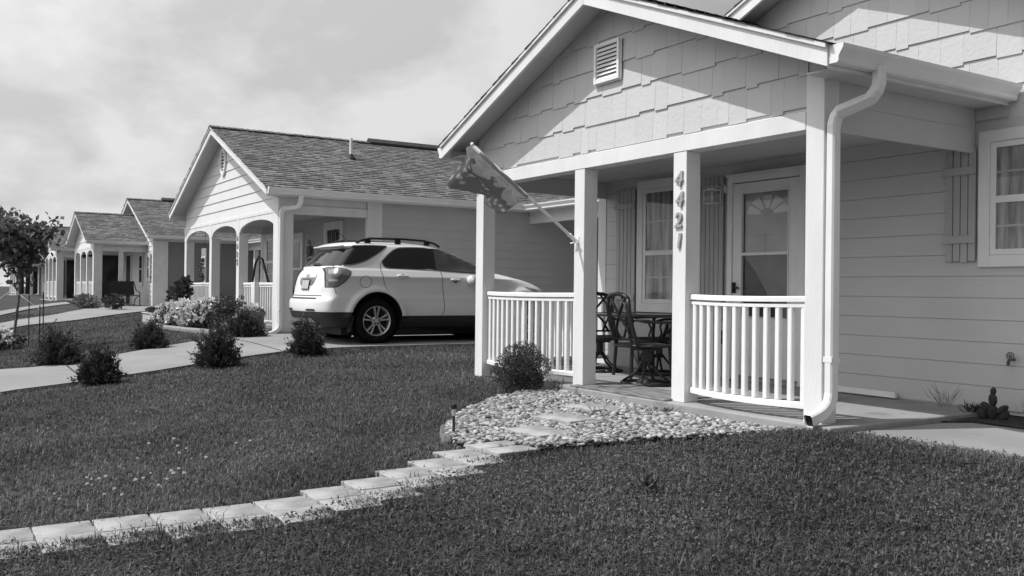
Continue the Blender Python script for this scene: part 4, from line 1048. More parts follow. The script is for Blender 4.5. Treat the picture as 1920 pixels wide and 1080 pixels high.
def tree(name, label, loc, hgt, crown, trunk_r, n, L, mat='leaf_tree', group=None, seed=3, spread=1.0):
    r = thing(name, label, 'tree', loc, 0, group, world=False); rnd = random.Random(seed)
    tb = MB(); tips = []
    def branch(p, d, ln, rad, dep):
        pts = [p]; q = p; dd = d
        for i in range(4):
            gs = .03 if dep == 0 else .13; dd = (dd + Vector((rnd.gauss(0, gs), rnd.gauss(0, gs), .06))).normalized(); q = q + dd * (ln / 4); pts.append(q)
        tb.tube(pts, rad, 7 if dep == 0 else 5, rad * .55)
        if dep >= 1: tips.extend([tuple(x) for x in pts[1:]])
        if dep < 3:
            for k in range(4 if dep == 0 else 3):
                t = rnd.uniform(.35, 1.0) if dep else rnd.uniform(.5, 1.0); i = min(3, int(t * 4)); b = Vector(pts[i]).lerp(Vector(pts[i + 1]), t * 4 - i)
                a = rnd.uniform(0, 6.28); out = Vector((math.cos(a), math.sin(a), 0)) * spread
                branch(b, (dd * .75 + out * .7).normalized(), ln * rnd.uniform(.42, .62), rad * .5, dep + 1)
    branch(Vector((0, 0, -.1)), Vector((0, 0, 1)), hgt * .62, trunk_r, 0)
    tb.build('trunk', 'bark', r, loc=(0, 0, 0))
    tips = np.array(tips); k = RNG.integers(0, len(tips), n); P = tips[k] + RNG.normal(size=(n, 3)) * crown
    D = unit(n) + np.array([0, 0, -.35])
    leaf_mesh('crown', P, D, RNG.uniform(.6, 1.2, n) * L, RNG.uniform(.5, .9, n) * L, mat, parent=r)
    return r

# ------------------------------------------------------------------ ground surfaces
def inpoly(x, y, poly):
    poly = np.asarray(poly, float); c = np.zeros(x.shape, bool); j = len(poly) - 1
    for i in range(len(poly)):
        xi, yi = poly[i]; xj, yj = poly[j]
        c ^= ((yi > y) != (yj > y)) & (x < (xj - xi) * (y - yi) / (yj - yi + 1e-12) + xi); j = i
    return c
def ribbon(name, A, B, mat, dz, kind='structure', cross=8, thick=.1):
    """paved strip between two edge lines, laid on the terrain, with kerb-like edges"""
    def res(L, n):
        L = [np.array(p, float) for p in L]; d = [0]
        for a, b in zip(L[:-1], L[1:]): d.append(d[-1] + np.linalg.norm(b - a))
        t = np.linspace(0, d[-1], n); L = np.array(L); return np.stack([np.interp(t, d, L[:, 0]), np.interp(t, d, L[:, 1])], 1)
    n = 40; A, B = res(A, n), res(B, n); m = MB(); vs = []; fs = []
    for i in range(n):
        for k in range(cross + 1):
            p = A[i] + (B[i] - A[i]) * k / cross; vs.append((p[0], p[1], g1(*p) + dz))
    w = cross + 1
    for i in range(n - 1):
        for k in range(cross): fs.append((i * w + k, i * w + k + 1, (i + 1) * w + k + 1, (i + 1) * w + k))
    o = len(vs)
    for i in range(n):
        for p in (A[i], B[i]): vs.append((p[0], p[1], g1(*p) + dz - thick))
    for i in range(n - 1):
        fs.append((i * w, (i + 1) * w, o + (i + 1) * 2, o + i * 2)); fs.append((i * w + cross, (i + 1) * w + cross, o + (i + 1) * 2 + 1, o + i * 2 + 1))
    m.add(vs, fs); ob = m.build(name, mat); ob['kind'] = kind; return ob, np.concatenate([A, B[::-1]])

DRIVE_R = [(-11.1, -3), (-11.3, -.5), (-11.47, .42), (-11.74, .74), (-11.97, 1.54), (-12.44, 2.58), (-13.08, 3.65), (-13.5, 4.6), (-13.62, 5.6), (-13.62, 9), (-13.62, 14)]
DRIVE_L = [(-14.4, -3), (-14.2, -.5), (-14.11, .5), (-13.95, 1.5), (-14.5, 2.13), (-14.96, 2.6), (-16.4, 4.0), (-17.3, 4.85), (-17.24, 5.7), (-17.24, 9), (-17.24, 14)]
GRAVEL = [(-6.1, 3.42), (-6.45, 3.5), (-6.79, 3.71), (-7.2, 4.05), (-7.5, 4.4), (-7.8, 4.8), (-8.0, 5.3), (-7.95, 5.62), (-4.75, 5.62), (-4.9, 5.42), (-5.05, 5.15), (-5.26, 4.6), (-5.42, 4.1), (-5.58, 3.6), (-5.82, 3.4)]
H3A = [(-17.5, -.6), (-19.55, .54), (-24.35, 1.52), (-26.03, 2.32), (-26.9, 3.39), (-29.3, 4.72), (-33.1, 6.68), (-34.4, 8.3), (-34.4, 12)]
H3B = [(-22.5, -.6), (-24.3, .67), (-27.67, 1.72), (-29.6, 2.37), (-31.45, 3.39), (-36.3, 5.0), (-38.6, 6.4), (-38.7, 8.3), (-38.7, 12)]
# ------------------------------------------------------------------ assemble: ground
def ground():
    xs = np.unique(np.concatenate([np.linspace(-400, -60, 18), np.linspace(-60, -20, 60), np.linspace(-20, 4, 121), np.linspace(4, 60, 30), np.linspace(60, 300, 8)]))
    ys = np.unique(np.concatenate([np.linspace(-200, -10, 12), np.linspace(-10, 14, 121), np.linspace(14, 60, 24), np.linspace(60, 500, 16)]))
    X, Y = np.meshgrid(xs, ys); Zg = gz(X, Y) - .012
    Zg += .012 * np.sin(X * 3.1 + Y * 1.7) * np.cos(Y * 2.6 - X)
    ny, nx = X.shape; vs = np.stack([X, Y, Zg], -1).reshape(-1, 3)
    fs = [(j * nx + i, j * nx + i + 1, (j + 1) * nx + i + 1, (j + 1) * nx + i) for j in range(ny - 1) for i in range(nx - 1)]
    m = MB(); m.v = [tuple(p) for p in vs]; m.f = [list(f) for f in fs]
    o = m.build('lawn_ground', 'turf', smooth=True, recalc=False); o['kind'] = 'structure'
ground()
dr, DPOLY = ribbon('driveway', DRIVE_R, DRIVE_L, 'concrete', .025)
jo = MB()
for a, b in (((-13.93, 1.66), (-11.98, 1.64)), ((-16.75, 4.62), (-13.53, 4.55))):
    for i in range(12):
        p = [a[k] + (b[k] - a[k]) * i / 12 for k in (0, 1)]; q = [a[k] + (b[k] - a[k]) * (i + 1) / 12 for k in (0, 1)]
        jo.add([(p[0], p[1] - .01, g1(*p) + .0295), (q[0], q[1] - .01, g1(*q) + .0295), (q[0], q[1] + .01, g1(*q) + .0295), (p[0], p[1] + .01, g1(*p) + .0295)], [(0, 1, 2, 3)])
j_ = jo.build('driveway_joint', 'soil'); j_['kind'] = 'structure'
_, H3POLY = ribbon('driveway', H3A, H3B, 'concrete', .03)
_, H4POLY = ribbon('driveway', [(-26, -1.0), (-30.5, 1.3), (-38, 3.2), (-46.3, 6.2), (-47, 12)], [(-29, -1.0), (-34, 1.3), (-42, 3.6), (-50.2, 6.6), (-51, 12)], 'concrete', .03)
WALK = [(-4.44, 5.3), (3.0, 5.3), (3.0, 7.15), (-4.3, 7.15)]
wk = MB(); wk.prism([(-4.445, 5.45), (-3.0, 5.5), (0, 5.6), (4.0, 5.6), (4.0, 7.15), (-4.28, 7.15), (-4.40, 6.9)], 'z', -.2, -.042)
w_ = wk.build('walkway', 'concrete', None, .01); w_['kind'] = 'structure'
bed = MB(); bed.prism([(-4.42, 6.95), (-4.27, 7.16), (3, 7.16), (3, 7.78), (-4.42, 7.78)], 'z', -.2, -.03)
b_ = bed.build('wall_bed', 'soil', None); b_['kind'] = 'structure'
def drape(poly, dz, name, mat, grid=.25):
    bm = bmesh.new(); bm.faces.new([bm.verts.new((p[0], p[1], 0)) for p in poly])
    for ax in (0, 1):
        lo, hi = min(p[ax] for p in poly), max(p[ax] for p in poly); g = math.ceil(lo / grid) * grid
        while g < hi:
            bmesh.ops.bisect_plane(bm, geom=bm.verts[:] + bm.edges[:] + bm.faces[:], plane_co=(g, 0, 0) if ax == 0 else (0, g, 0), plane_no=(1, 0, 0) if ax == 0 else (0, 1, 0)); g += grid
    for v in bm.verts: v.co.z = g1(v.co.x, v.co.y) + dz
    bmesh.ops.recalc_face_normals(bm, faces=bm.faces)
    me = bpy.data.meshes.new(name); bm.to_mesh(me); bm.free(); me.materials.append(M[mat]); o = bpy.data.objects.new(name, me); COL.objects.link(o); o['kind'] = 'structure'; return o
drape(GRAVEL, .012, 'gravel_bed', 'soil')
BED2 = [(-23.6, 4.7), (-21.5, 4.55), (-19.8, 4.75), (-18.5, 5.0), (-17.9, 5.45), (-24.9, 5.5), (-24.6, 4.9)]
drape(BED2, .012, 'flower_bed', 'soil')

# pavers of the garden path
PAV = []
def paver(x0, y0, sx, sy, rz, z, label, grp, tilt=(0, 0)):
    m = MB(); m.box(-sx / 2, sx / 2, -sy / 2, sy / 2, -.05, 0)
    o = m.build('paver', 'paver', None, .003, loc=(x0, y0, z)); o.modifiers[0].segments = 2
    o.rotation_euler = (tilt[0], tilt[1], rz)
    tag(o, label, 'paver', grp)
    c, s_ = math.cos(rz), math.sin(rz)
    PAV.append([(x0 + c * a - s_ * b, y0 + s_ * a + c * b) for a, b in ((-sx / 2, -sy / 2), (sx / 2, -sy / 2), (sx / 2, sy / 2), (-sx / 2, sy / 2))])
JT = [(-5.95, -1.55), (-5.9, -1.25), (-5.86, -.95), (-5.8, -.65), (-5.77, -.36), (-5.74, -.07), (-5.69, .22), (-5.63, .51), (-5.56, .80), (-5.47, 1.09), (-5.40, 1.36), (-5.37, 1.64), (-5.43, 1.95), (-5.5, 2.24), (-5.63, 2.53), (-5.74, 2.82), (-5.92, 3.11)]
rp = random.Random(4)
for i, (x, y) in enumerate(JT):
    dy_ = (JT[i + 1][1] - y) if i + 1 < len(JT) else .29
    for k in range(2):
        rz = rp.uniform(-.015, .015); xx = x + .15 + k * .2965 + rp.uniform(-.006, .006); yy = y + dy_ / 2 + rp.uniform(-.001, .001)
        paver(xx, yy, .2955, dy_ - .0015, 0.0, g1(xx, yy) + .014 + rp.uniform(-.002, .002), 'square concrete paver in the double row of the garden path through the grass', 'pavers of the garden path', (rp.uniform(-.003, .003), rp.uniform(-.003, .003)))
for (x, y) in ((-5.72, 3.58), (-5.97, 4.08), (-6.33, 4.6), (-6.72, 5.16)):
    rz = .12 + rp.uniform(-.06, .06)
    for k in (-1, 1):
        paver(x + math.cos(rz) * .112 * k, y + math.sin(rz) * .112 * k, .215, .36, rz, g1(x, y) + (.05 if y > 3.9 else .024) + rp.uniform(-.004, .004), 'concrete stepping paver lying in pairs among the pale river stones', 'stepping pavers in the stone bed', (rp.uniform(-.02, .02), rp.uniform(-.02, .02)))

# river stones: one loose mass
def stones():
    bm = bmesh.new(); bmesh.ops.create_icosphere(bm, subdivisions=2, radius=1.0); T = np.array([v.co[:] for v in bm.verts]); F = np.array([[v.index for v in f.verts] for f in bm.faces]); bm.free()
    n = 34000; x = RNG.uniform(-8.1, -4.6, n); y = RNG.uniform(3.2, 5.7, n)
    k = inpoly(x, y, GRAVEL)
    for p in PAV[-8:]:
        c = np.mean(p, 0); q = [tuple(c + (np.array(a) - c) * 1.02) for a in p]; k &= ~inpoly(x, y, q)
    x, y = x[k][:13000], y[k][:13000]; n = len(x)
    r = RNG.uniform(.010, .0205, n) * RNG.choice([1, 1, 1, 1.4], n)
    lay = gz(x, y) + np.where(np.arange(n) < n * .55, .01, .026)
    ang = RNG.uniform(0, 6.28, n); V = np.empty((n, len(T), 3), np.float32)
    wob = RNG.normal(size=(n, 3, 3)) * .6; ph = RNG.uniform(0, 6, (n, 3))
    for i in range(n):
        t = T * (1 + .24 * np.sin(T @ wob[i].T * 2.6 + ph[i]).mean(1, keepdims=True) * 1.6)
        t = t * np.array([1.3, .95, .55]) * r[i]; ti = RNG.normal() * .3; t = np.stack([t[:, 0] * math.cos(ti) - t[:, 2] * math.sin(ti), t[:, 1], t[:, 0] * math.sin(ti) + t[:, 2] * math.cos(ti)], 1)
        c, s_ = math.cos(ang[i]), math.sin(ang[i]); V[i, :, 0] = x[i] + t[:, 0] * c - t[:, 1] * s_; V[i, :, 1] = y[i] + t[:, 0] * s_ + t[:, 1] * c; V[i, :, 2] = lay[i] + r[i] * .45 + t[:, 2]
    Fa = (F[None] + (np.arange(n) * len(T))[:, None, None]).reshape(-1, 3)
    me = bpy.data.meshes.new('river_stones'); me.vertices.add(n * len(T)); me.vertices.foreach_set('co', V.ravel()); me.loops.add(Fa.size); me.loops.foreach_set('vertex_index', Fa.ravel().astype(np.int32))
    me.polygons.add(len(Fa)); me.polygons.foreach_set('loop_start', np.arange(0, Fa.size, 3)); me.polygons.foreach_set('loop_total', np.full(len(Fa), 3)); me.update(calc_edges=True); me.shade_smooth()
    me.materials.append(M['stone']); o = bpy.data.objects.new('river_stones', me); COL.objects.link(o); tag(o, 'pale rounded river stones filling the bed before the porch', 'stones', None, 'stuff')
stones()
EDG = [(-6.3, 3.43), (-6.5, 3.52), (-6.7, 3.64), (-6.88, 3.79), (-7.05, 3.95), (-7.22, 4.12), (-7.38, 4.3), (-7.53, 4.5), (-7.67, 4.7), (-7.8, 4.92), (-7.92, 5.14)]
for i, (x, y) in enumerate(EDG):
    nx = EDG[min(i + 1, len(EDG) - 1)]; pv = EDG[max(i - 1, 0)]; a = math.atan2(nx[1] - pv[1], nx[0] - pv[0])
    m = MB(); K = 8; ring = [(-.1, -.1)] + [(.1 * math.cos(math.pi * (1 - t / K)), -.0 + .05 * math.sin(math.pi * t / K)) for t in range(K + 1)] + [(.1, -.1)]
    m.prism(ring, 'y', -.035, .035); o = m.build('edging_block', 'edge', None, .008, loc=(x, y, g1(x, y) + .002)); o.rotation_euler = (RNG.normal() * .08, RNG.normal() * .05, a)
    tag(o, 'dark scalloped concrete edging block round the rim of the stone bed', 'edging', 'edging blocks of the stone bed')

# grass: one mass of blades
def lawn():
    n = 1100000; fw = math.atan2(.538, -.843)
    d0, d1 = 2.4, 34.0; ex = 1.55
    # density falls with distance as d**-ex
    u = RNG.uniform(0, 1, n); p = 2 - ex; d = (d0 ** p + u * (d1 ** p - d0 ** p)) ** (1 / p)
    a = fw + RNG.uniform(-.78, .74, n); x, y = d * np.cos(a), d * np.sin(a)
    k = np.ones(n, bool)
    for P in (DPOLY, H3POLY, H4POLY, GRAVEL, [(-4.445, 5.98), (4, 6.05), (4, 7.8), (-4.445, 7.8)], BED2): k &= ~inpoly(x, y, P)
    for i, P in enumerate(PAV[:-8]):
        P = [np.array(t) for t in P]
        if i % 2: f_ = .4; P = [P[0], P[0] + (P[1] - P[0]) * f_, P[3] + (P[2] - P[3]) * f_, P[3]]
        c = np.mean(P, 0); q = [tuple(c + (t - c) * .985) for t in P]; k &= ~inpoly(x, y, q)
    k &= ~((x > -9.85) & (x < -4.445) & (y > 5.6)); k &= ~((x > -9.9) & (y > 7)); k &= ~((x > -24.98) & (x < -17.2) & (y > 5.5)); k &= ~((x > -47) & (x < -38) & (y > 5.5)); k &= ~((x > -58) & (x < -50) & (y > 5.5))
    x, y, d = x[k], y[k], d[k]; N_ = 430000; x, y, d = x[:N_], y[:N_], d[:N_]; n = len(x)
    near = np.clip((7 - d) / 4, 0, 1)
    patch = .5 + .5 * np.sin(x * 1.9 + 1.3 * np.sin(y * 1.4)) * np.cos(y * 2.3 + np.sin(x * 2.2))
    h = (.03 + .036 * near + .03 * patch * (.4 + near) + .03 * np.exp(-((y - 5.5) / .5) ** 2) * (x > -5.2)) * RNG.uniform(.55, 1.35, n); tall = RNG.random(n) < .012; h[tall] *= 1.7
    w = (.0024 + .0014 * RNG.random(n)) * (1 + d / 8)
    X_, Y_, D_, H_, W_ = x, y, d, h, w
    divx = np.interp(Y_, [-2, .2, 1.4, 2.2, 3.3, 3.6, 6], [-5.7, -5.5, -5.2, -5.3, -5.9, -5.2, -4.8])
    for right in (False, True):
        sel = (X_ > divx) == right; x, y, d, h, w = X_[sel], Y_[sel], D_[sel], H_[sel], W_[sel]; n = len(x)
        if right: h = h * np.where(y > 5.1, .9, .72) * (1 + .5 * np.exp(-((x - divx[sel] - .1) / .28) ** 2) * (y < 3.4))
        z = gz(x, y) - .012; th = RNG.uniform(0, 2 * np.pi, n); ln = RNG.uniform(.2, 1.5, n) * (1.25 if right else 1)
        dx, dy = np.cos(th), np.sin(th); sx, sy = -dy, dx
        V = np.empty((n, 5, 3), np.float32)
        def setv(i, f, sgn, up, wf): V[:, i, 0] = x + dx * h * ln * f + sx * w * sgn * wf; V[:, i, 1] = y + dy * h * ln * f + sy * w * sgn * wf; V[:, i, 2] = z + h * up
        setv(0, 0, -.5, -.1, 1); setv(1, 0, .5, -.1, 1); setv(2, .28, -.5, .62, .85); setv(3, .28, .5, .62, .85); V[:, 4, 0] = x + dx * h * ln; V[:, 4, 1] = y + dy * h * ln; V[:, 4, 2] = z + h * (1.02 - .3 * ln)
        F = np.array([[0, 1, 2], [1, 3, 2], [2, 3, 4]]); Fa = (F[None] + (np.arange(n) * 5)[:, None, None]).reshape(-1, 3)
        me = bpy.data.meshes.new('grass'); me.vertices.add(n * 5); me.vertices.foreach_set('co', V.ravel()); me.loops.add(Fa.size); me.loops.foreach_set('vertex_index', Fa.ravel().astype(np.int32))
        me.polygons.add(len(Fa)); me.polygons.foreach_set('loop_start', np.arange(0, Fa.size, 3)); me.polygons.foreach_set('loop_total', np.full(len(Fa), 3)); me.update(calc_edges=True); me.shade_smooth()
        me.materials.append(M['grass_rank' if right else 'grass']); o = bpy.data.objects.new('grass', me); COL.objects.link(o); tag(o, 'dark uneven grass of the near lawn right of the path' if right else 'mown grass of the lawns left of the path', 'grass', None, 'stuff')
        m = 15000 if right else 6000; k = RNG.integers(0, n, m); k = k[d[k] < 11]; m = len(k); c = np.stack([x[k], y[k], z[k] + (.02 if right else .01)], 1); rep = 6
        P = np.repeat(c, rep, 0) + RNG.normal(size=(m * rep, 3)) * np.array([.03, .03, .011]); D = unit(m * rep) * np.array([1, 1, .35]) + np.array([0, 0, .45])
        o = leaf_mesh('clover', P, D, RNG.uniform(.012, .026, m * rep), RNG.uniform(.009, .02, m * rep), 'clover_leaf'); tag(o, 'dense low clover leaves through the lawn right of the path' if right else 'low clover leaves scattered through the lawn left of the path', 'clover', None, 'stuff')
lawn()

FLW = [(-6.34, 0.7), (-6.18, 0.71), (-6.67, 0.93), (-6.61, 0.95), (-6.57, 0.99), (-6.57, 1.03), (-6.44, 0.9), (-6.46, 0.93), (-6.1, 0.95), (-6.19, 1.02), (-5.99, 1.03), (-6.34, 1.17), (-6.39, 1.23), (-6.56, 1.31), (-7.13, 1.33), (-7.55, 1.49), (-6.12, 1.27), (-6.46, 1.42), (-6.35, 1.41), (-6.51, 1.48), (-7.07, 1.61), (-7.34, 1.66), (-7.24, 1.7), (-6.31, 1.47), (-6.25, 1.35), (-6.74, 1.72), (-7.19, 2.06), (-7.61, 1.69), (-7.15, 2.16), (-6.37, 1.18)]
proto = None
for i, (x, y) in enumerate(FLW):
    if proto is None:
        P = unit(40) * .006; P[:, 2] *= .6
        proto = leaf_mesh('lawn_flower', P + np.array([0, 0, .052]), unit(40) * np.array([1, 1, .5]) + np.array([0, 0, .35]), .013, .006, 'petal'); o = proto
    else:
        o = proto.copy(); COL.objects.link(o)
    s_ = rp.uniform(.55, 1.0); o.location = (x, y, g1(x, y)); o.scale = (s_, s_, s_)
    tag(o, 'tiny white clover flower standing in the dark lawn left of the path', 'flower', 'white clover flowers in the lawn')

# ------------------------------------------------------------------ houses, car
near_house()
second_house()
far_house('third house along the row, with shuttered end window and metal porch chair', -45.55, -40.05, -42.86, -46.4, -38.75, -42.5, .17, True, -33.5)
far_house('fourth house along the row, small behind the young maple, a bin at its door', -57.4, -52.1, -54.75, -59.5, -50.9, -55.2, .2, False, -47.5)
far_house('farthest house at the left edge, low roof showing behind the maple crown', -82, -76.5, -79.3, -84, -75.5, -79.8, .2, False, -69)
car()

# ------------------------------------------------------------------ shrubs and flowers
YL = [((-14.19, 1.6), .52, .66, 'dark young shrub left of the driveway, back one of the pair by the joint'), ((-11.85, 1.78), .43, .5, 'dark young shrub on the near lawn edge, leftmost below the driveway'),
      ((-15.57, 3.08), .5, .56, 'dark rounded shrub alone on the lawn beyond the driveway'), ((-12.5, 3.32), .58, .6, 'tall dark shrub at the lawn edge of the driveway, before the flower bed'),
      ((-13.03, 4.75), .52, .56, 'dark shrub at the lawn edge below the rear bumper of the white car'), ((-16.75, 4.95), .56, .85, 'broad dark shrub at the corner of the flower bed beside the drive'),
      ]
for i, ((x, y), hh, ww, lab) in enumerate(YL):
    yew('young_shrub', lab, (x, y, g1(x, y)), hh * .98, ww * (1.0 if i < 5 else .85), 260 if i < 5 else 300, rz=i * 1.3)
leafy('rounded_bush', 'clipped round bush with small leaves by the left porch railing', (-8.2, 5.36, -.12), .52, .62, 15000, .02, .012, 'leaf_mid', 'bush', None, .75, clumps=40)
fb = [((-22.3, 5.0), .5, .9, 'low rose bush with white blooms at the far end of the flower bed'), ((-21.2, 4.95), .5, 1.0, 'white flowering bush in the middle of the flower bed'), ((-20.1, 5.05), .6, .9, 'white flowering bush beside the pale urn in the flower bed'), ((-18.25, 5.42), .45, .45, 'small pale flowering plant by the half post of the porch')]
for i, ((x, y), hh, ww, lab) in enumerate(fb):
    leafy('flowering_bush', lab, (x, y, g1(x, y)), hh, ww, 1300, .07, .05, 'leaf_mid' if i < 3 else 'leaf_pale', 'bush', 'white flowering bushes before the second house', .6, blossoms=46 if i < 3 else 14, bsize=.13, clumps=16)
leafy('climbing_plant', 'tall leafy climber covering the left porch railing of the second house', (-23.75, 5.36, .05), 1.0, .85, 1300, .13, .11, 'leaf_mid', 'plant', None, .5, cl=[(-.4, 0, .15), (.1, 0, .15), (.4, 0, .25), (-.1, .05, .35), (-.42, 0, .45), (.3, 0, .5), (0, 0, .6), (.42, 0, .72), (-.3, 0, .7), (.12, 0, .78), (.45, .05, .86), (-.5, 0, .6)], dep=.4)
leafy('bedding_plant', 'low leafy plants in the bed before the third house porch', (-36.9, 5.0, .13), .45, 2.3, 1100, .13, .07, 'leaf_pale', 'plant', None, .5, dep=.8, clumps=24)
leafy('bedding_plant', 'taller leafy plant at the right end of the third house bed', (-34.6, 5.6, .15), .5, 1.3, 600, .13, .07, 'leaf_mid', 'plant', None, .5, dep=.7, clumps=14)
leafy('porch_shrub', 'upright dark shrub against the second house porch, behind the broad one', (-19.0, 5.3, .08), .66, .75, 1700, .06, .035, 'leaf_dark', 'shrub', None, .5, clumps=18)
kb = MB(); kp = [(-24.6, 4.75), (-23.4, 4.6), (-21.5, 4.45), (-19.9, 4.6), (-18.5, 4.85), (-17.75, 5.3)]
for a, b in zip(kp[:-1], kp[1:]):
    a, b = Vector(a), Vector(b); d = (b - a).normalized(); nn = Vector((-d.y, d.x)) * .09; za, zb = g1(*a), g1(*b)
    kb.hexa([(a.x - nn.x, a.y - nn.y, za - .1), (b.x - nn.x, b.y - nn.y, zb - .1), (b.x + nn.x, b.y + nn.y, zb - .1), (a.x + nn.x, a.y + nn.y, za - .1),
             (a.x - nn.x, a.y - nn.y, za + .07), (b.x - nn.x, b.y - nn.y, zb + .07), (b.x + nn.x, b.y + nn.y, zb + .07), (a.x + nn.x, a.y + nn.y, za + .07)])
tag(kb.build('garden_kerb', 'concrete', None, .02), 'pale concrete kerb curving round the flower bed of the second house', 'kerb')
t = thing('urn', 'pale rounded flower urn among the white flowering bushes', 'pot', (-20.75, 4.82, g1(-20.75, 4.82)), world=False)
m = MB(); m.lathe([(0, 0), (.1, 0), (.12, .03), (.19, .13), (.2, .22), (.16, .3), (.18, .33), (.15, .33), (.14, .28), (0, .28)], 20); m.build('bowl', 'urn', t, loc=(0, 0, 0), smooth=True)
leaf_mesh('planting', unit(160) * .1 + np.array([0, 0, .36]), unit(160) + np.array([0, 0, .5]), .09, .05, 'leaf_mid', parent=t)
t = thing('flower_pot', 'dark tapering flower pot with small white flowers by the corner post', 'pot', (-18.0, 5.5, .095), world=False)
m = MB(); m.lathe([(0, 0), (.14, 0), (.2, .36), (.215, .36), (.215, .4), (.185, .4), (.18, .34), (0, .34)], 20); m.build('pot', 'pot_dark', t, loc=(0, 0, 0))
P = unit(150) * np.array([.15, .15, .05]) + np.array([0, 0, .42]); leaf_mesh('planting', P, unit(150) + np.array([0, 0, .7]), .07, .04, 'leaf_pale', parent=t)
P = unit(60) * np.array([.14, .14, .06]) + np.array([0, 0, .47]); leaf_mesh('blossom', P, unit(60) + np.array([0, 0, .4]), .05, .045, 'petal', parent=t)
def rock(name, lab, loc, s):
    bm = bmesh.new(); bmesh.ops.create_icosphere(bm, subdivisions=3, radius=1)
    for v in bm.verts:
        q = v.co; f = 1 + .18 * math.sin(q.x * 3 + q.y * 2) + .1 * math.sin(q.z * 5 + q.x * 4); v.co = Vector((q.x * s[0] * f, q.y * s[1] * f, max(q.z, -.3) * s[2] * f))
    me = bpy.data.meshes.new(name); bm.to_mesh(me); bm.free(); me.shade_smooth(); me.materials.append(M['rock']); o = bpy.data.objects.new(name, me); COL.objects.link(o); o.location = loc
    return tag(o, lab, 'rock')
rock('rock', 'dark angular rock lying beside the flower pot on the drive edge', (-18.05, 5.02, .15), (.28, .2, .2))
t = thing('garden_light', 'small path light standing among the white flowers', 'light', (-21.6, 4.62, .1), world=False)
m = MB(); m.tube([(0, 0, 0), (0, 0, .2)], .02, 6); m.build('stake', 'ornament', t, loc=(0, 0, 0)); m = MB(); m.lathe([(0, .2), (.08, .2), (.09, .22), (.02, .29), (0, .29)], 12); m.build('cap', 'urn', t, loc=(0, 0, 0))
t = thing('planter_box', 'long white planter box at the left end of the second house porch', 'planter', (-25.0, 5.0, .08), world=False)
m = MB(); m.box(-.6, .6, -.14, .14, 0, .2); m.box(-.64, .64, -.17, .17, .201, .225); m.build('box', 'urn', t, .01, loc=(0, 0, 0))
leaf_mesh('planting', unit(140) * np.array([.5, .1, .05]) + np.array([0, 0, .25]), unit(140) + np.array([0, 0, .9]), .12, .05, 'leaf_mid', parent=t)
# solar lamp, small weeds, cactus, spigot
t = thing('solar_lamp', 'slim solar path lamp at the left end of the stone bed', 'lamp', (-6.4, 3.55, -.18), world=False)
m = MB(); m.tube([(0, 0, -.02), (0, 0, .17)], .011, 8); m.build('stake', 'stake', t, loc=(0, 0, 0))
m = MB(); m.lathe([(0, .17), (.016, .17), (.02, .225), (0, .225)], 12); m.build('lens', 'bulb', t, loc=(0, 0, 0)); m = MB(); m.lathe([(0, .225), (.024, .225), (.026, .255), (.02, .265), (0, .266)], 12); m.build('cap', 'dark', t, loc=(0, 0, 0))
def weed(lab, loc, n, hgt, spr, mat, W=.012, cat='weed'):
    D = unit(n) * np.array([spr, spr, .2]) + np.array([0, 0, 1]); P = RNG.normal(size=(n, 3)) * np.array([.015, .015, 0]) * (1 + spr) ; P[:, 2] = RNG.uniform(0, .3 * hgt, n)
    o = leaf_mesh('weed', P, D, RNG.uniform(.5, 1.0, n) * hgt, W, mat); o.location = loc; return tag(o, lab, cat)
weed('upright weed with narrow leaves at the foot of the second porch post', (-7.86, 5.58, -.1), 34, .2, .7, 'leaf_pale', .014)
weed('thin dry weeds under the wall left of the cactus', (-4.75, 7.52, -.03), 40, .26, .9, 'leaf_pale', .005)
weed('tuft of low weeds at the wall, nearest the cactus', (-4.48, 7.5, -.03), 90, .14, 1.3, 'leaf_dark', .012)
weed('grass tuft at the wall right of the cactus', (-3.98, 7.5, -.03), 26, .2, .8, 'leaf_pale', .006)
weed('sprig of dry grass between the stepping pavers', (-6.25, 4.85, -.07), 16, .13, .9, 'leaf_pale', .005)
weed('grass tuft growing along the front edge of the porch slab', (-6.1, 5.5, -.1), 60, .12, 1.6, 'leaf_mid', .006)
weed('weeds growing inside the porch under the left window', (-8.9, 7.6, 0), 60, .3, .6, 'leaf_mid', .008)
weed('broad leaved weed rosette in the near lawn, right of the stepping pavers', (-4.05, 3.55, g1(-4.05, 3.55)), 26, .15, 1.0, 'leaf_dark', .022)
weed('pale seed stalks standing in the near lawn at the bottom of the view', (-2.9, 2.75, g1(-2.9, 2.75)), 14, .12, .7, 'leaf_pale', .006)
cm = MB()
def pad(c, rx, rz_, ang, yaw):
    n0 = len(cm.v); bm = bmesh.new(); bmesh.ops.create_uvsphere(bm, u_segments=14, v_segments=9, radius=1); vs = []
    for v in bm.verts:
        q = Vector((v.co.x * rx, v.co.y * .022, (v.co.z + 1) * rz_)); q = Matrix.Rotation(yaw, 3, 'Z') @ (Matrix.Rotation(ang, 3, 'Y') @ q); vs.append(q + Vector(c))
    fs = [[v.index for v in f.verts] for f in bm.faces]; bm.free(); cm.add(vs, fs)
pad((0, 0, 0), .04, .065, .05, .9); pad((.005, 0, .115), .034, .055, -.06, .5); pad((.0, 0, .205), .024, .034, .1, .8); pad((.03, 0, .06), .03, .055, .95, .7); pad((-.02, .01, .07), .032, .05, -.75, .5); pad((-.05, 0, .0), .038, .05, -.6, .9); pad((.06, .02, .0), .036, .05, .5, .6)
tag(cm.build('cactus', 'cactus', None, smooth=True, loc=(-4.27, 7.42, -.04)), 'small dark prickly pear cactus at the foot of the wall', 'cactus')
t = thing('hose_tap', 'small weathered tap fitting on the wall below the right window', 'tap', (-4.27, 7.72, .45), world=False)
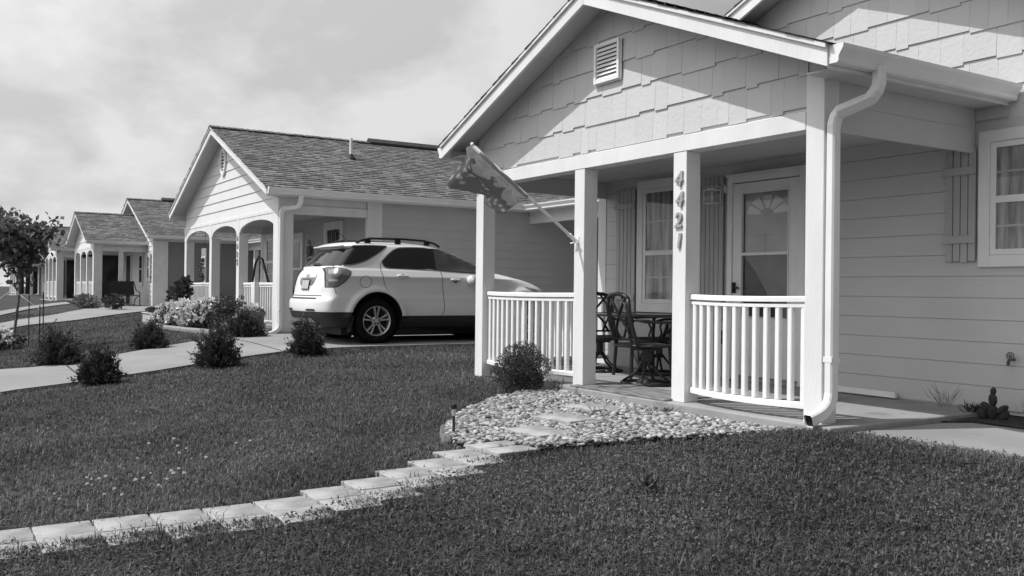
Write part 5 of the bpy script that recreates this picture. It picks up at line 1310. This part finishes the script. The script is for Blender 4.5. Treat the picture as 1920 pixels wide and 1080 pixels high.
m = MB(); m.tube([(0, .02, 0), (0, -.06, 0), (0, -.075, -.02), (0, -.078, -.05)], .013, 8); m.build('spout', 'ornament', t, loc=(0, 0, 0)); m = MB()
for k in range(6): a = k * math.pi / 3; m.tube([(0, -.05, .03), (.03 * math.cos(a), -.05 + .01, .03 + .03 * math.sin(a))], .005, 5)
m.lathe([(.028, -.004), (.034, -.004), (.034, .004), (.028, .004), (.028, -.004)], 14, 0, -.045, .03, 'y', closed=True); m.build('handle', 'ornament', t, loc=(0, 0, 0))
m = MB(); m.hexa([(0, -.05, .0), (.68, -.05, .0), (.68, -.02, .0), (0, -.02, 0), (0, -.035, .06), (.66, -.035, .055), (.66, -.012, .055), (0, -.012, .06)]); m.box(.66, .69, -.055, -.01, 0, .05)
tag(m.build('board', 'trim', None, .004, loc=(-6.04, 7.73, .012)), 'loose white trim board lying along the foot of the wall', 'board')
# dark strips painting stains and shade on the entrance slab and dome light
m = MB()
for k in range(5): m.box(-.72, .72, -.3 + k * .12, -.185 + k * .12, 0, .018)
tag(m.build('stain_shade_strips', 'mat', None, .004, loc=(-6.98, 5.93, .001)), 'dark strips painted in for stains and shade on the porch entrance slab', 'mat')
m = MB(); m.lathe([(0, 0), (.075, 0), (.08, .015), (.072, .05), (.045, .085), (0, .1)], 18); tag(m.build('dome_ornament', 'ornament', None, smooth=True, loc=(-7.42, 6.38, .001)), 'small grey dome ornament on the slab by the chair base', 'ornament')

# ------------------------------------------------------------------ porch furniture
def chair(loc, rz, lab):
    r = thing('patio_chair', lab, 'chair', loc, rz, 'black metal patio chairs on the near porch', world=False)
    m = MB(); n = 28; m.tube([(.27 * math.cos(2 * math.pi * k / n), .27 * math.sin(2 * math.pi * k / n), .018) for k in range(n + 1)], .018, 8); 
    for k in range(4):
        a = math.pi / 4 + k * math.pi / 2; c, s_ = math.cos(a), math.sin(a); m.tube([(c * .265, s_ * .265, .03), (c * .14, s_ * .14, .11), (c * .03, s_ * .03, .24)], .014, 6)
    m.build('swivel_base', 'iron', r, loc=(0, 0, 0), smooth=True)
    m = MB(); m.tube([(0, 0, .2), (0, 0, .37)], .04, 12); m.box(-.12, .12, -.1, .1, .36, .385); m.build('hub', 'iron', r, loc=(0, 0, 0))
    m = MB(); m.tube([(-.24, -.24, .42), (.2, -.25, .42), (.27, -.22, .41), (.28, 0, .405), (.27, .22, .41), (.2, .25, .42), (-.24, .24, .42)], .017, 8); m.tube([(-.24, -.24, .42), (-.24, .24, .42)], .015, 6); m.build('seat_frame', 'iron', r, loc=(0, 0, 0), smooth=True)
    m = MB(); m.hexa([(-.23, -.23, .408), (.26, -.22, .40), (.26, .22, .40), (-.23, .23, .408), (-.23, -.23, .43), (.26, -.22, .42), (.26, .22, .42), (-.23, .23, .43)]); m.build('seat', 'sling', r, .008, loc=(0, 0, 0))
    B = lambda y, t: (-.24 - .12 * t - .03 * math.sin(t * 3.1), y, .42 + .53 * t)
    m = MB()
    for s_ in (-1, 1): m.tube([B(s_ * .24, t) for t in (0, .2, .4, .6, .8)] + [B(s_ * .225, .93)], .022, 8)
    m.tube([B(-.225, .93), B(-.12, 1.0), B(0, 1.02), B(.12, 1.0), B(.225, .93)], .023, 8); m.tube([B(-.24, .12), B(.24, .12)], .012, 6); m.build('back_frame', 'iron', r, loc=(0, 0, 0), smooth=True)
    m = MB()
    for s_ in (-1, 1):
        m.tube([B(s_ * .18, .98), B(s_ * .06, .72), B(-s_ * .02, .56), B(-s_ * .12, .34), B(-s_ * .17, .12)], .015, 6); m.tube([B(s_ * .08, 1.0), B(s_ * .19, .7), B(s_ * .2, .5), B(s_ * .1, .12)], .013, 6)
    m.build('lattice', 'iron', r, loc=(0, 0, 0), smooth=True)
    for s_ in (-1, 1):
        m = MB(); m.tube([(-.31, s_ * .25, .70), (-.18, s_ * .275, .675), (.0, s_ * .285, .67), (.16, s_ * .285, .665), (.24, s_ * .28, .645)], .018, 8, flat=(1.2, .8)); m.tube([(.16, s_ * .284, .66), (.2, s_ * .283, .58), (.17, s_ * .275, .5), (.2, s_ * .25, .42)], .014, 6); m.build('arm', 'iron', r, loc=(0, 0, 0), smooth=True)
    return r
c1 = chair((-7.5, 6.5, 0), R(78), 'black patio chair with its back to the entrance, in front of the table')
copy_tree(c1, (-9.02, 7.05, 0), R(-24), 'black patio chair half hidden behind the second porch post')
copy_tree(c1, (-8.35, 7.42, 0), R(-95), 'black patio chair pushed in behind the table, below the window')
t = thing('patio_table', 'round dark glass topped patio table on the near porch', 'table', (-8.22, 7.05, 0), world=False)
m = MB(); m.lathe([(0, .70), (.56, .70), (.575, .705), (.575, .73), (.56, .735), (.54, .725), (0, .725)], 40); m.build('table_top', 'iron_glass', t, loc=(0, 0, 0))
for k in range(4):
    a = .5 + k * math.pi / 2; m = MB(); c, s_ = math.cos(a), math.sin(a); m.tube([(c * .36, s_ * .36, 0), (c * .33, s_ * .33, .35), (c * .38, s_ * .38, .7)], .022, 8); m.build('leg', 'iron', t, loc=(0, 0, 0))
m = MB(); m.tube([(.33 * math.cos(.5 + k * math.pi / 8), .33 * math.sin(.5 + k * math.pi / 8), .36) for k in range(17)], .012, 6); m.build('stretcher', 'iron', t, loc=(0, 0, 0))

# ------------------------------------------------------------------ flag on its pole
def flag():
    b0 = Vector((-7.72, 5.725, 1.49)); tip = Vector((-7.75, 4.47, 2.385)); ax = (tip - b0).normalized()
    t = thing('flag', 'pale garden flag with dark foliage print hanging from a slanted pole on the porch post', 'flag', b0)
    m = MB(); m.tube([b0 + ax * .05, tip], .0165, 10); m.lathe([(0, 0), (.018, .004), (.02, .02), (.012, .035), (0, .04)], 10, tip.x, tip.y, tip.z - .01); m.build('pole', 'rail', t, smooth=True)
    m = MB(); m.box(b0.x - .022, b0.x + .022, b0.y - .005, b0.y + .003, b0.z - .07, b0.z + .06); m.tube([b0 + ax * .0, b0 + ax * .13], .022, 10)
    for s_ in (-1, 1): m.tube([b0 + Vector((0, -.03, .0)), b0 + Vector((s_ * .06, -.045, -.01))], .008, 6)
    m.build('bracket', 'rail', t)
    nu, nv = 46, 40; vs = []; top = 1.44; ln = .68
    A, B, C, D = b0 + ax * top, b0 + ax * (top - ln), Vector((-8.07, 4.44, 2.05)), Vector((-7.70, 4.79, 1.735))
    for i in range(nu + 1):
        a = i / nu; p0 = A.lerp(B, a)
        for j in range(nv + 1):
            b = j / nv; p = p0.lerp(C.lerp(D, a), b)
            up = .19 * math.sin(math.pi * b) * (1 - a) ** 1.5 + .02 * math.sin(2 * math.pi * b) * a
            f = .065 * math.sin(9 * a + 3.5 * b + .5) * b + .03 * math.sin(11 * b - 4 * a) * min(1, 3 * b) + .014 * math.sin(23 * a + 9 * b) * b
            vs.append((p.x + f * .35, p.y + f, p.z + up + f * .25))
    fs = [(i * (nv + 1) + j, i * (nv + 1) + j + 1, (i + 1) * (nv + 1) + j + 1, (i + 1) * (nv + 1) + j) for i in range(nu) for j in range(nv)]
    uv = [[(i / nu, j / nv), (i / nu, (j + 1) / nv), ((i + 1) / nu, (j + 1) / nv), ((i + 1) / nu, j / nv)] for i in range(nu) for j in range(nv)]
    m = MB(); m.add(vs, fs, uv)
    mt, nt, b = new_mat('printed_flag_cloth'); u = N(nt, 'ShaderNodeUVMap'); u.uv_map = 'UVMap'; sp = N(nt, 'ShaderNodeSeparateXYZ'); nt.links.new(u.outputs[0], sp.inputs[0])
    n1 = N(nt, 'ShaderNodeTexNoise', i_Scale=7.0, i_Detail=6.0); nt.links.new(u.outputs[0], n1.inputs['Vector'])
    vo = N(nt, 'ShaderNodeTexVoronoi', i_Scale=11.0); nt.links.new(u.outputs[0], vo.inputs['Vector'])
    a1 = N(nt, 'ShaderNodeMath', operation='MULTIPLY_ADD'); nt.links.new(n1.outputs[0], a1.inputs[0]); a1.inputs[1].default_value = .9; nt.links.new(sp.outputs[1], a1.inputs[2])
    f = ramp(nt, a1.outputs[0], [(.93, 0), (1.0, 1)]); pet = ramp(nt, vo.outputs['Distance'], [(.1, .5), (.4, .13)]); sky = ramp(nt, n1.outputs[0], [(.4, .34), (.62, .5)])
    mx = N(nt, 'ShaderNodeMix', data_type='RGBA'); nt.links.new(f, mx.inputs[0]); nt.links.new(sky, mx.inputs[6]); nt.links.new(pet, mx.inputs[7]); nt.links.new(mx.outputs[2], b.inputs['Base Color']); b.inputs['Roughness'].default_value = .8
    out = [n for n in nt.nodes if n.type == 'OUTPUT_MATERIAL'][0]; tr = N(nt, 'ShaderNodeBsdfTranslucent'); nt.links.new(mx.outputs[2], tr.inputs[0]); ms = N(nt, 'ShaderNodeMixShader'); ms.inputs[0].default_value = .35
    nt.links.new(b.outputs[0], ms.inputs[1]); nt.links.new(tr.outputs[0], ms.inputs[2]); nt.links.new(ms.outputs[0], out.inputs[0])
    m.build('cloth', mt, t, smooth=True, recalc=False)
    # rolled sleeve along the pole
    m = MB(); m.tube([b0 + ax * (top - ln * k / 12) + Vector((.004 * math.sin(k), 0, -.006)) for k in range(13)], .02, 9); m.build('sleeve', mt, t, smooth=True)
flag()

# ------------------------------------------------------------------ things on the second and third porches
t = thing('swing_stand', 'dark tubular hammock stand inside the arched porch of the second house', 'stand', (-21.3, 6.6, .13), world=False)
m = MB()
for yy in (0, .55): m.tube([(-1.25, yy, 0), (-.62, yy + .02, .9), (-.28, yy, 1.42), (-.05, yy, 1.56), (.25, yy, 1.5), (.62, yy, 1.05), (.95, yy, .4), (1.1, yy, 0)], .026, 8)
m.tube([(-1.25, 0, .03), (-1.25, .55, .03)], .03, 8); m.tube([(1.1, 0, .03), (1.1, .55, .03)], .03, 8); m.build('frame', 'iron', t, loc=(0, 0, 0), smooth=True)
m = MB(); m.tube([(-.05, 0, 1.55), (.25, .27, .75)], .006, 5); m.tube([(-.05, .55, 1.55), (-.2, .27, .75)], .006, 5); m.build('cable', 'iron', t, loc=(0, 0, 0))
m = MB(); m.tube([(-.75, .27, .62), (-.3, .27, .5), (.3, .27, .5), (.75, .27, .65)], .2, 10, flat=(1, .25)); m.build('seat', 'sling', t, loc=(0, 0, 0))
t = thing('hanging_trellis', 'white ladder shaped trellis hanging in the left arch of the second house', 'trellis', (-23.72, 5.95, 0), world=False)
m = MB()
for x in (-.16, -.05, .05, .16): m.box(x - .016, x + .016, -.015, .015, 1.1, 1.95)
for z in (1.1, 1.5, 1.72): m.box(-.2, .2, -.02, -.0155, z - .02, z + .02)
m.build('lattice', 'trim', t, loc=(0, 0, 0)); m = MB(); m.tube([(0, 0, 1.95), (0, .05, 2.6)], .006, 5); m.build('chain', 'iron', t, loc=(0, 0, 0))
P = unit(160) * np.array([.12, .05, .3]) + np.array([0, -.05, 1.4]); leaf_mesh('vine', P, unit(160), .07, .05, 'leaf_mid', parent=t)
t = thing('wind_chime', 'small pale wind chime hanging under the side beam of the second porch', 'wind chime', (-20.05, 6.9, 0), world=False)
m = MB(); m.tube([(0, 0, 2.6), (0, 0, 2.2)], .006, 5); m.lathe([(0, 2.12), (.09, 2.14), (.1, 2.17), (.05, 2.22), (0, 2.23)], 14); 
for k in range(5): a = k * 1.256; m.tube([(.05 * math.cos(a), .05 * math.sin(a), 2.13), (.05 * math.cos(a), .05 * math.sin(a), 1.88 + .02 * k)], .01, 6)
m.build('bell', 'urn', t, loc=(0, 0, 0))
t = thing('wall_ornament', 'dark oval metal ornament on the back wall between door and window', 'ornament', (-20.95, 7.68, 1.85), world=False)
m = MB(); m.lathe([(0, -.03), (.12, -.03), (.13, .0), (.09, .02), (0, .02)], 18, 0, 0, 0, 'y')
for k in range(12): a = k * math.pi / 6; m.tube([(.11 * math.cos(a), 0, .2 * math.sin(a)), (.17 * math.cos(a + .2), -.02, .29 * math.sin(a + .2))], .018, 5, .006)
o = m.build('plaque', 'ornament', t, loc=(0, 0, 0))
t = thing('garden_chair', 'white tubular garden chair on the side of the second porch behind the car', 'chair', (-17.75, 6.75, .13), R(160), world=False)
m = MB()
for s_ in (-1, 1): m.tube([(.28, s_ * .27, 0), (.27, s_ * .27, .45), (.2, s_ * .27, .62), (.05, s_ * .27, .66), (-.2, s_ * .27, .65), (-.3, s_ * .25, .9)], .016, 8); m.tube([(-.28, s_ * .27, 0), (-.2, s_ * .27, .25), (.1, s_ * .27, .4), (.27, s_ * .27, .42)], .016, 8)
m.tube([(-.3, -.25, .9), (-.32, 0, .93), (-.3, .25, .9)], .016, 8); m.build('frame', 'tube_white', t, loc=(0, 0, 0), smooth=True)
m = MB(); m.box(-.25, .26, -.25, .25, .4, .425); m.hexa([(-.26, -.24, .45), (-.24, -.24, .45), (-.24, .24, .45), (-.26, .24, .45), (-.31, -.24, .88), (-.29, -.24, .88), (-.29, .24, .88), (-.31, .24, .88)]); m.build('sling', 'sling', t, loc=(0, 0, 0))
t = thing('metal_chair', 'dark tubular lawn chair on the slab of the third house', 'chair', (-40.0, 6.9, .17), R(150), world=False)
m = MB()
for s_ in (-1, 1): m.tube([(.32, s_ * .5, 0), (.3, s_ * .5, .55), (-.1, s_ * .5, .62), (-.36, s_ * .48, 1.0)], .02, 6); m.tube([(-.4, s_ * .5, 0), (-.2, s_ * .5, .3), (.28, s_ * .5, .42)], .02, 6)
m.build('frame', 'iron', t, loc=(0, 0, 0)); m = MB(); m.box(-.25, .3, -.48, .48, .4, .43); m.hexa([(-.28, -.48, .45), (-.25, -.48, .45), (-.25, .48, .45), (-.28, .48, .45), (-.4, -.48, 1.0), (-.37, -.48, 1.0), (-.37, .48, 1.0), (-.4, .48, 1.0)]); m.build('sling', 'sling', t, loc=(0, 0, 0))
t = thing('rubbish_bin', 'dark wheeled bin standing by the fourth house door', 'bin', (-53.3, 7.1, .2), world=False)
m = MB(); m.hexa([(-.25, -.28, 0), (.25, -.28, 0), (.25, .28, 0), (-.25, .28, 0), (-.32, -.36, 1.0), (.32, -.36, 1.0), (.32, .36, 1.0), (-.32, .36, 1.0)]); m.build('body', 'bin', t, .02, loc=(0, 0, 0)); m = MB(); m.hexa([(-.34, -.4, 1.0), (.34, -.4, 1.0), (.34, .4, 1.0), (-.34, .4, 1.0), (-.3, -.34, 1.09), (.3, -.34, 1.09), (.3, .34, 1.07), (-.3, .34, 1.07)]); m.build('lid', 'bin', t, loc=(0, 0, 0))
for s_ in (-1, 1): m = MB(); m.lathe([(0, -.03), (.1, -.03), (.1, .03), (0, .03)], 12, s_ * .25, .3, .1, 'x'); m.build('wheel', 'dark', t, loc=(0, 0, 0))

# ------------------------------------------------------------------ the young maple and its stakes, distant trees
tree('maple_tree', 'young staked maple at the left edge with a loose ragged crown', (-17.85, 1.3, -.11), 2.45, .12, .028, 2700, .115, seed=8, spread=.5)
for i, (x, y, h_) in enumerate([(-17.35, 1.0, .95), (-18.35, 1.05, .95), (-17.7, 1.75, .95), (-18.5, 1.6, .95), (-16.9, 1.62, .75)]):
    m = MB(); m.tube([(x, y, g1(x, y) - .1), (x + .01, y, g1(x, y) + h_)], .01, 6); tag(m.build('tree_stake', 'stake'), 'thin dark stake holding the young maple at the left edge', 'stake', 'stakes round the young maple')
m = MB(); m.tube([(-16.9, 1.62, g1(-16.9, 1.62) + .68), (-17.85, 1.3, .9)], .004, 5); m.tube([(-17.35, 1.0, .7), (-17.85, 1.29, .9)], .004, 5); tag(m.build('guy_wire', 'trim_far'), 'pale guy wires tying the maple trunk to its stakes', 'wire')
leafy('flowering_plant', 'white flowers round the foot of the young maple', (-18.15, 1.1, -.12), .3, .8, 500, .07, .05, 'leaf_mid', 'plant', None, .5, blossoms=22, bsize=.12, clumps=10)
for i, (x, y, h_, lab) in enumerate([(-120, 26, 8.5, 'distant round tree over the roof of the fourth house'), (-150, 40, 9, 'far tree at the horizon left of the distant roofs'), (-175, 32, 10, 'hazy far tree nearest the left edge of the view')]):
    tree('distant_tree', lab, (x, y, .2), h_, .7, .25, 1600, .8, group='trees far behind the row', seed=20 + i, spread=1.3)

# ------------------------------------------------------------------ camera, sun, sky
cam = bpy.data.cameras.new('camera'); co = bpy.data.objects.new('camera', cam); COL.objects.link(co); SC.camera = co
cam.sensor_width = 36; cam.lens = 1731.95 / 1920 * 36; cam.clip_end = 2000; cam.clip_start = .05
yaw, pit, rol = R(32.536), R(-.1124), R(-.6205); c, s_ = math.cos(yaw), math.sin(yaw)
fwd = Vector((-c * math.cos(pit), s_ * math.cos(pit), -math.sin(pit))); rt = fwd.cross(Vector((0, 0, 1))).normalized(); dn = fwd.cross(rt)
r2 = rt * math.cos(rol) + dn * math.sin(rol); d2 = -rt * math.sin(rol) + dn * math.cos(rol)
mw = Matrix((r2, -d2, -fwd)).transposed().to_4x4(); mw.translation = (0, 0, .99); co.matrix_world = mw

ld = Vector((.199, .499, -.844)).normalized()
EL = math.asin(-ld.z); AZ = math.atan2(-ld.x, -ld.y)
sun = bpy.data.lights.new('sun', 'SUN'); sun.energy = SUN_E; sun.angle = R(.53); so = bpy.data.objects.new('sun', sun); COL.objects.link(so)
so.rotation_euler = ld.to_track_quat('-Z', 'Y').to_euler()
wd = bpy.data.worlds.new('World'); SC.world = wd; wd.use_nodes = True; nt = wd.node_tree; nt.nodes.clear()
out = nt.nodes.new('ShaderNodeOutputWorld'); bg = nt.nodes.new('ShaderNodeBackground'); nt.links.new(bg.outputs[0], out.inputs[0])
sk = N(nt, 'ShaderNodeTexSky', sky_type='NISHITA', sun_disc=False, sun_elevation=EL, sun_rotation=AZ); bw = N(nt, 'ShaderNodeRGBToBW'); nt.links.new(sk.outputs[0], bw.inputs[0])
tc = N(nt, 'ShaderNodeTexCoord'); sp = N(nt, 'ShaderNodeSeparateXYZ'); nt.links.new(tc.outputs['Generated'], sp.inputs[0])
zc = N(nt, 'ShaderNodeMath', operation='MAXIMUM'); nt.links.new(sp.outputs[2], zc.inputs[0]); zc.inputs[1].default_value = 0.0
za = N(nt, 'ShaderNodeMath', operation='ADD'); nt.links.new(zc.outputs[0], za.inputs[0]); za.inputs[1].default_value = .38
dx = N(nt, 'ShaderNodeMath', operation='DIVIDE'); nt.links.new(sp.outputs[0], dx.inputs[0]); nt.links.new(za.outputs[0], dx.inputs[1])
dy = N(nt, 'ShaderNodeMath', operation='DIVIDE'); nt.links.new(sp.outputs[1], dy.inputs[0]); nt.links.new(za.outputs[0], dy.inputs[1])
cb = N(nt, 'ShaderNodeCombineXYZ'); nt.links.new(dx.outputs[0], cb.inputs[0]); nt.links.new(dy.outputs[0], cb.inputs[1])
n1 = N(nt, 'ShaderNodeTexNoise', i_Scale=.55, i_Detail=9.0, i_Roughness=.55, i_Distortion=.35); nt.links.new(cb.outputs[0], n1.inputs['Vector'])
n2 = N(nt, 'ShaderNodeTexNoise', i_Scale=1.9, i_Detail=7.0, i_Roughness=.52, i_Distortion=.4); nt.links.new(cb.outputs[0], n2.inputs['Vector'])
# the veil of cloud is thick over the street (-X) and thins out behind the houses (+X)
tx = N(nt, 'ShaderNodeMath', operation='MULTIPLY_ADD'); nt.links.new(sp.outputs[0], tx.inputs[0]); tx.inputs[1].default_value = -.38; ty = N(nt, 'ShaderNodeMath', operation='MULTIPLY'); nt.links.new(sp.outputs[1], ty.inputs[0]); ty.inputs[1].default_value = -.3; nt.links.new(ty.outputs[0], tx.inputs[2])
ad = N(nt, 'ShaderNodeMath', operation='ADD'); nt.links.new(n1.outputs[0], ad.inputs[0]); nt.links.new(tx.outputs[0], ad.inputs[1])
n5 = N(nt, 'ShaderNodeTexNoise', i_Scale=5.5, i_Detail=7.0, i_Roughness=.58, i_Distortion=.2); nt.links.new(cb.outputs[0], n5.inputs['Vector'])
m5 = N(nt, 'ShaderNodeMath', operation='MULTIPLY_ADD'); nt.links.new(n5.outputs[0], m5.inputs[0]); m5.inputs[1].default_value = .5; nt.links.new(n2.outputs[0], m5.inputs[2])
cov = ramp(nt, ad.outputs[0], [(.36, 0), (.72, 1)])
c0 = ramp(nt, m5.outputs[0], [(.63, CL_LO), (.84, CL_HI)])
clm = N(nt, 'ShaderNodeMath', operation='MULTIPLY'); nt.links.new(c0, clm.inputs[0]); clm.inputs[1].default_value = 10.0; cl = clm.outputs[0]
sc_ = N(nt, 'ShaderNodeMath', operation='MULTIPLY'); nt.links.new(bw.outputs[0], sc_.inputs[0]); sc_.inputs[1].default_value = SKY_S
# thin cloud brightens towards the sun
dt = N(nt, 'ShaderNodeVectorMath', operation='DOT_PRODUCT'); nt.links.new(tc.outputs['Generated'], dt.inputs[0]); dt.inputs[1].default_value = tuple(-ld)
d0_ = N(nt, 'ShaderNodeMath', operation='MAXIMUM'); nt.links.new(dt.outputs['Value'], d0_.inputs[0]); d0_.inputs[1].default_value = 0
d1_ = N(nt, 'ShaderNodeMath', operation='POWER'); nt.links.new(d0_.outputs[0], d1_.inputs[0]); d1_.inputs[1].default_value = 2.4
d2_ = N(nt, 'ShaderNodeMath', operation='MULTIPLY_ADD'); nt.links.new(d1_.outputs[0], d2_.inputs[0]); d2_.inputs[1].default_value = GLOW; d2_.inputs[2].default_value = 1.0
cg = N(nt, 'ShaderNodeMath', operation='MULTIPLY'); nt.links.new(cl, cg.inputs[0]); nt.links.new(d2_.outputs[0], cg.inputs[1]); cl = cg.outputs[0]
mx = N(nt, 'ShaderNodeMix', data_type='RGBA'); nt.links.new(cov, mx.inputs[0]); nt.links.new(sc_.outputs[0], mx.inputs[6]); nt.links.new(cl, mx.inputs[7])
nt.links.new(mx.outputs[2], bg.inputs[0]); bg.inputs[1].default_value = 0.1
vs_ = SC.view_settings; vs_.view_transform = 'Standard'; vs_.look = 'None'; vs_.gamma = 1; vs_.exposure = EXPO
SC.cycles.max_bounces = 8; SC.cycles.transparent_max_bounces = 12
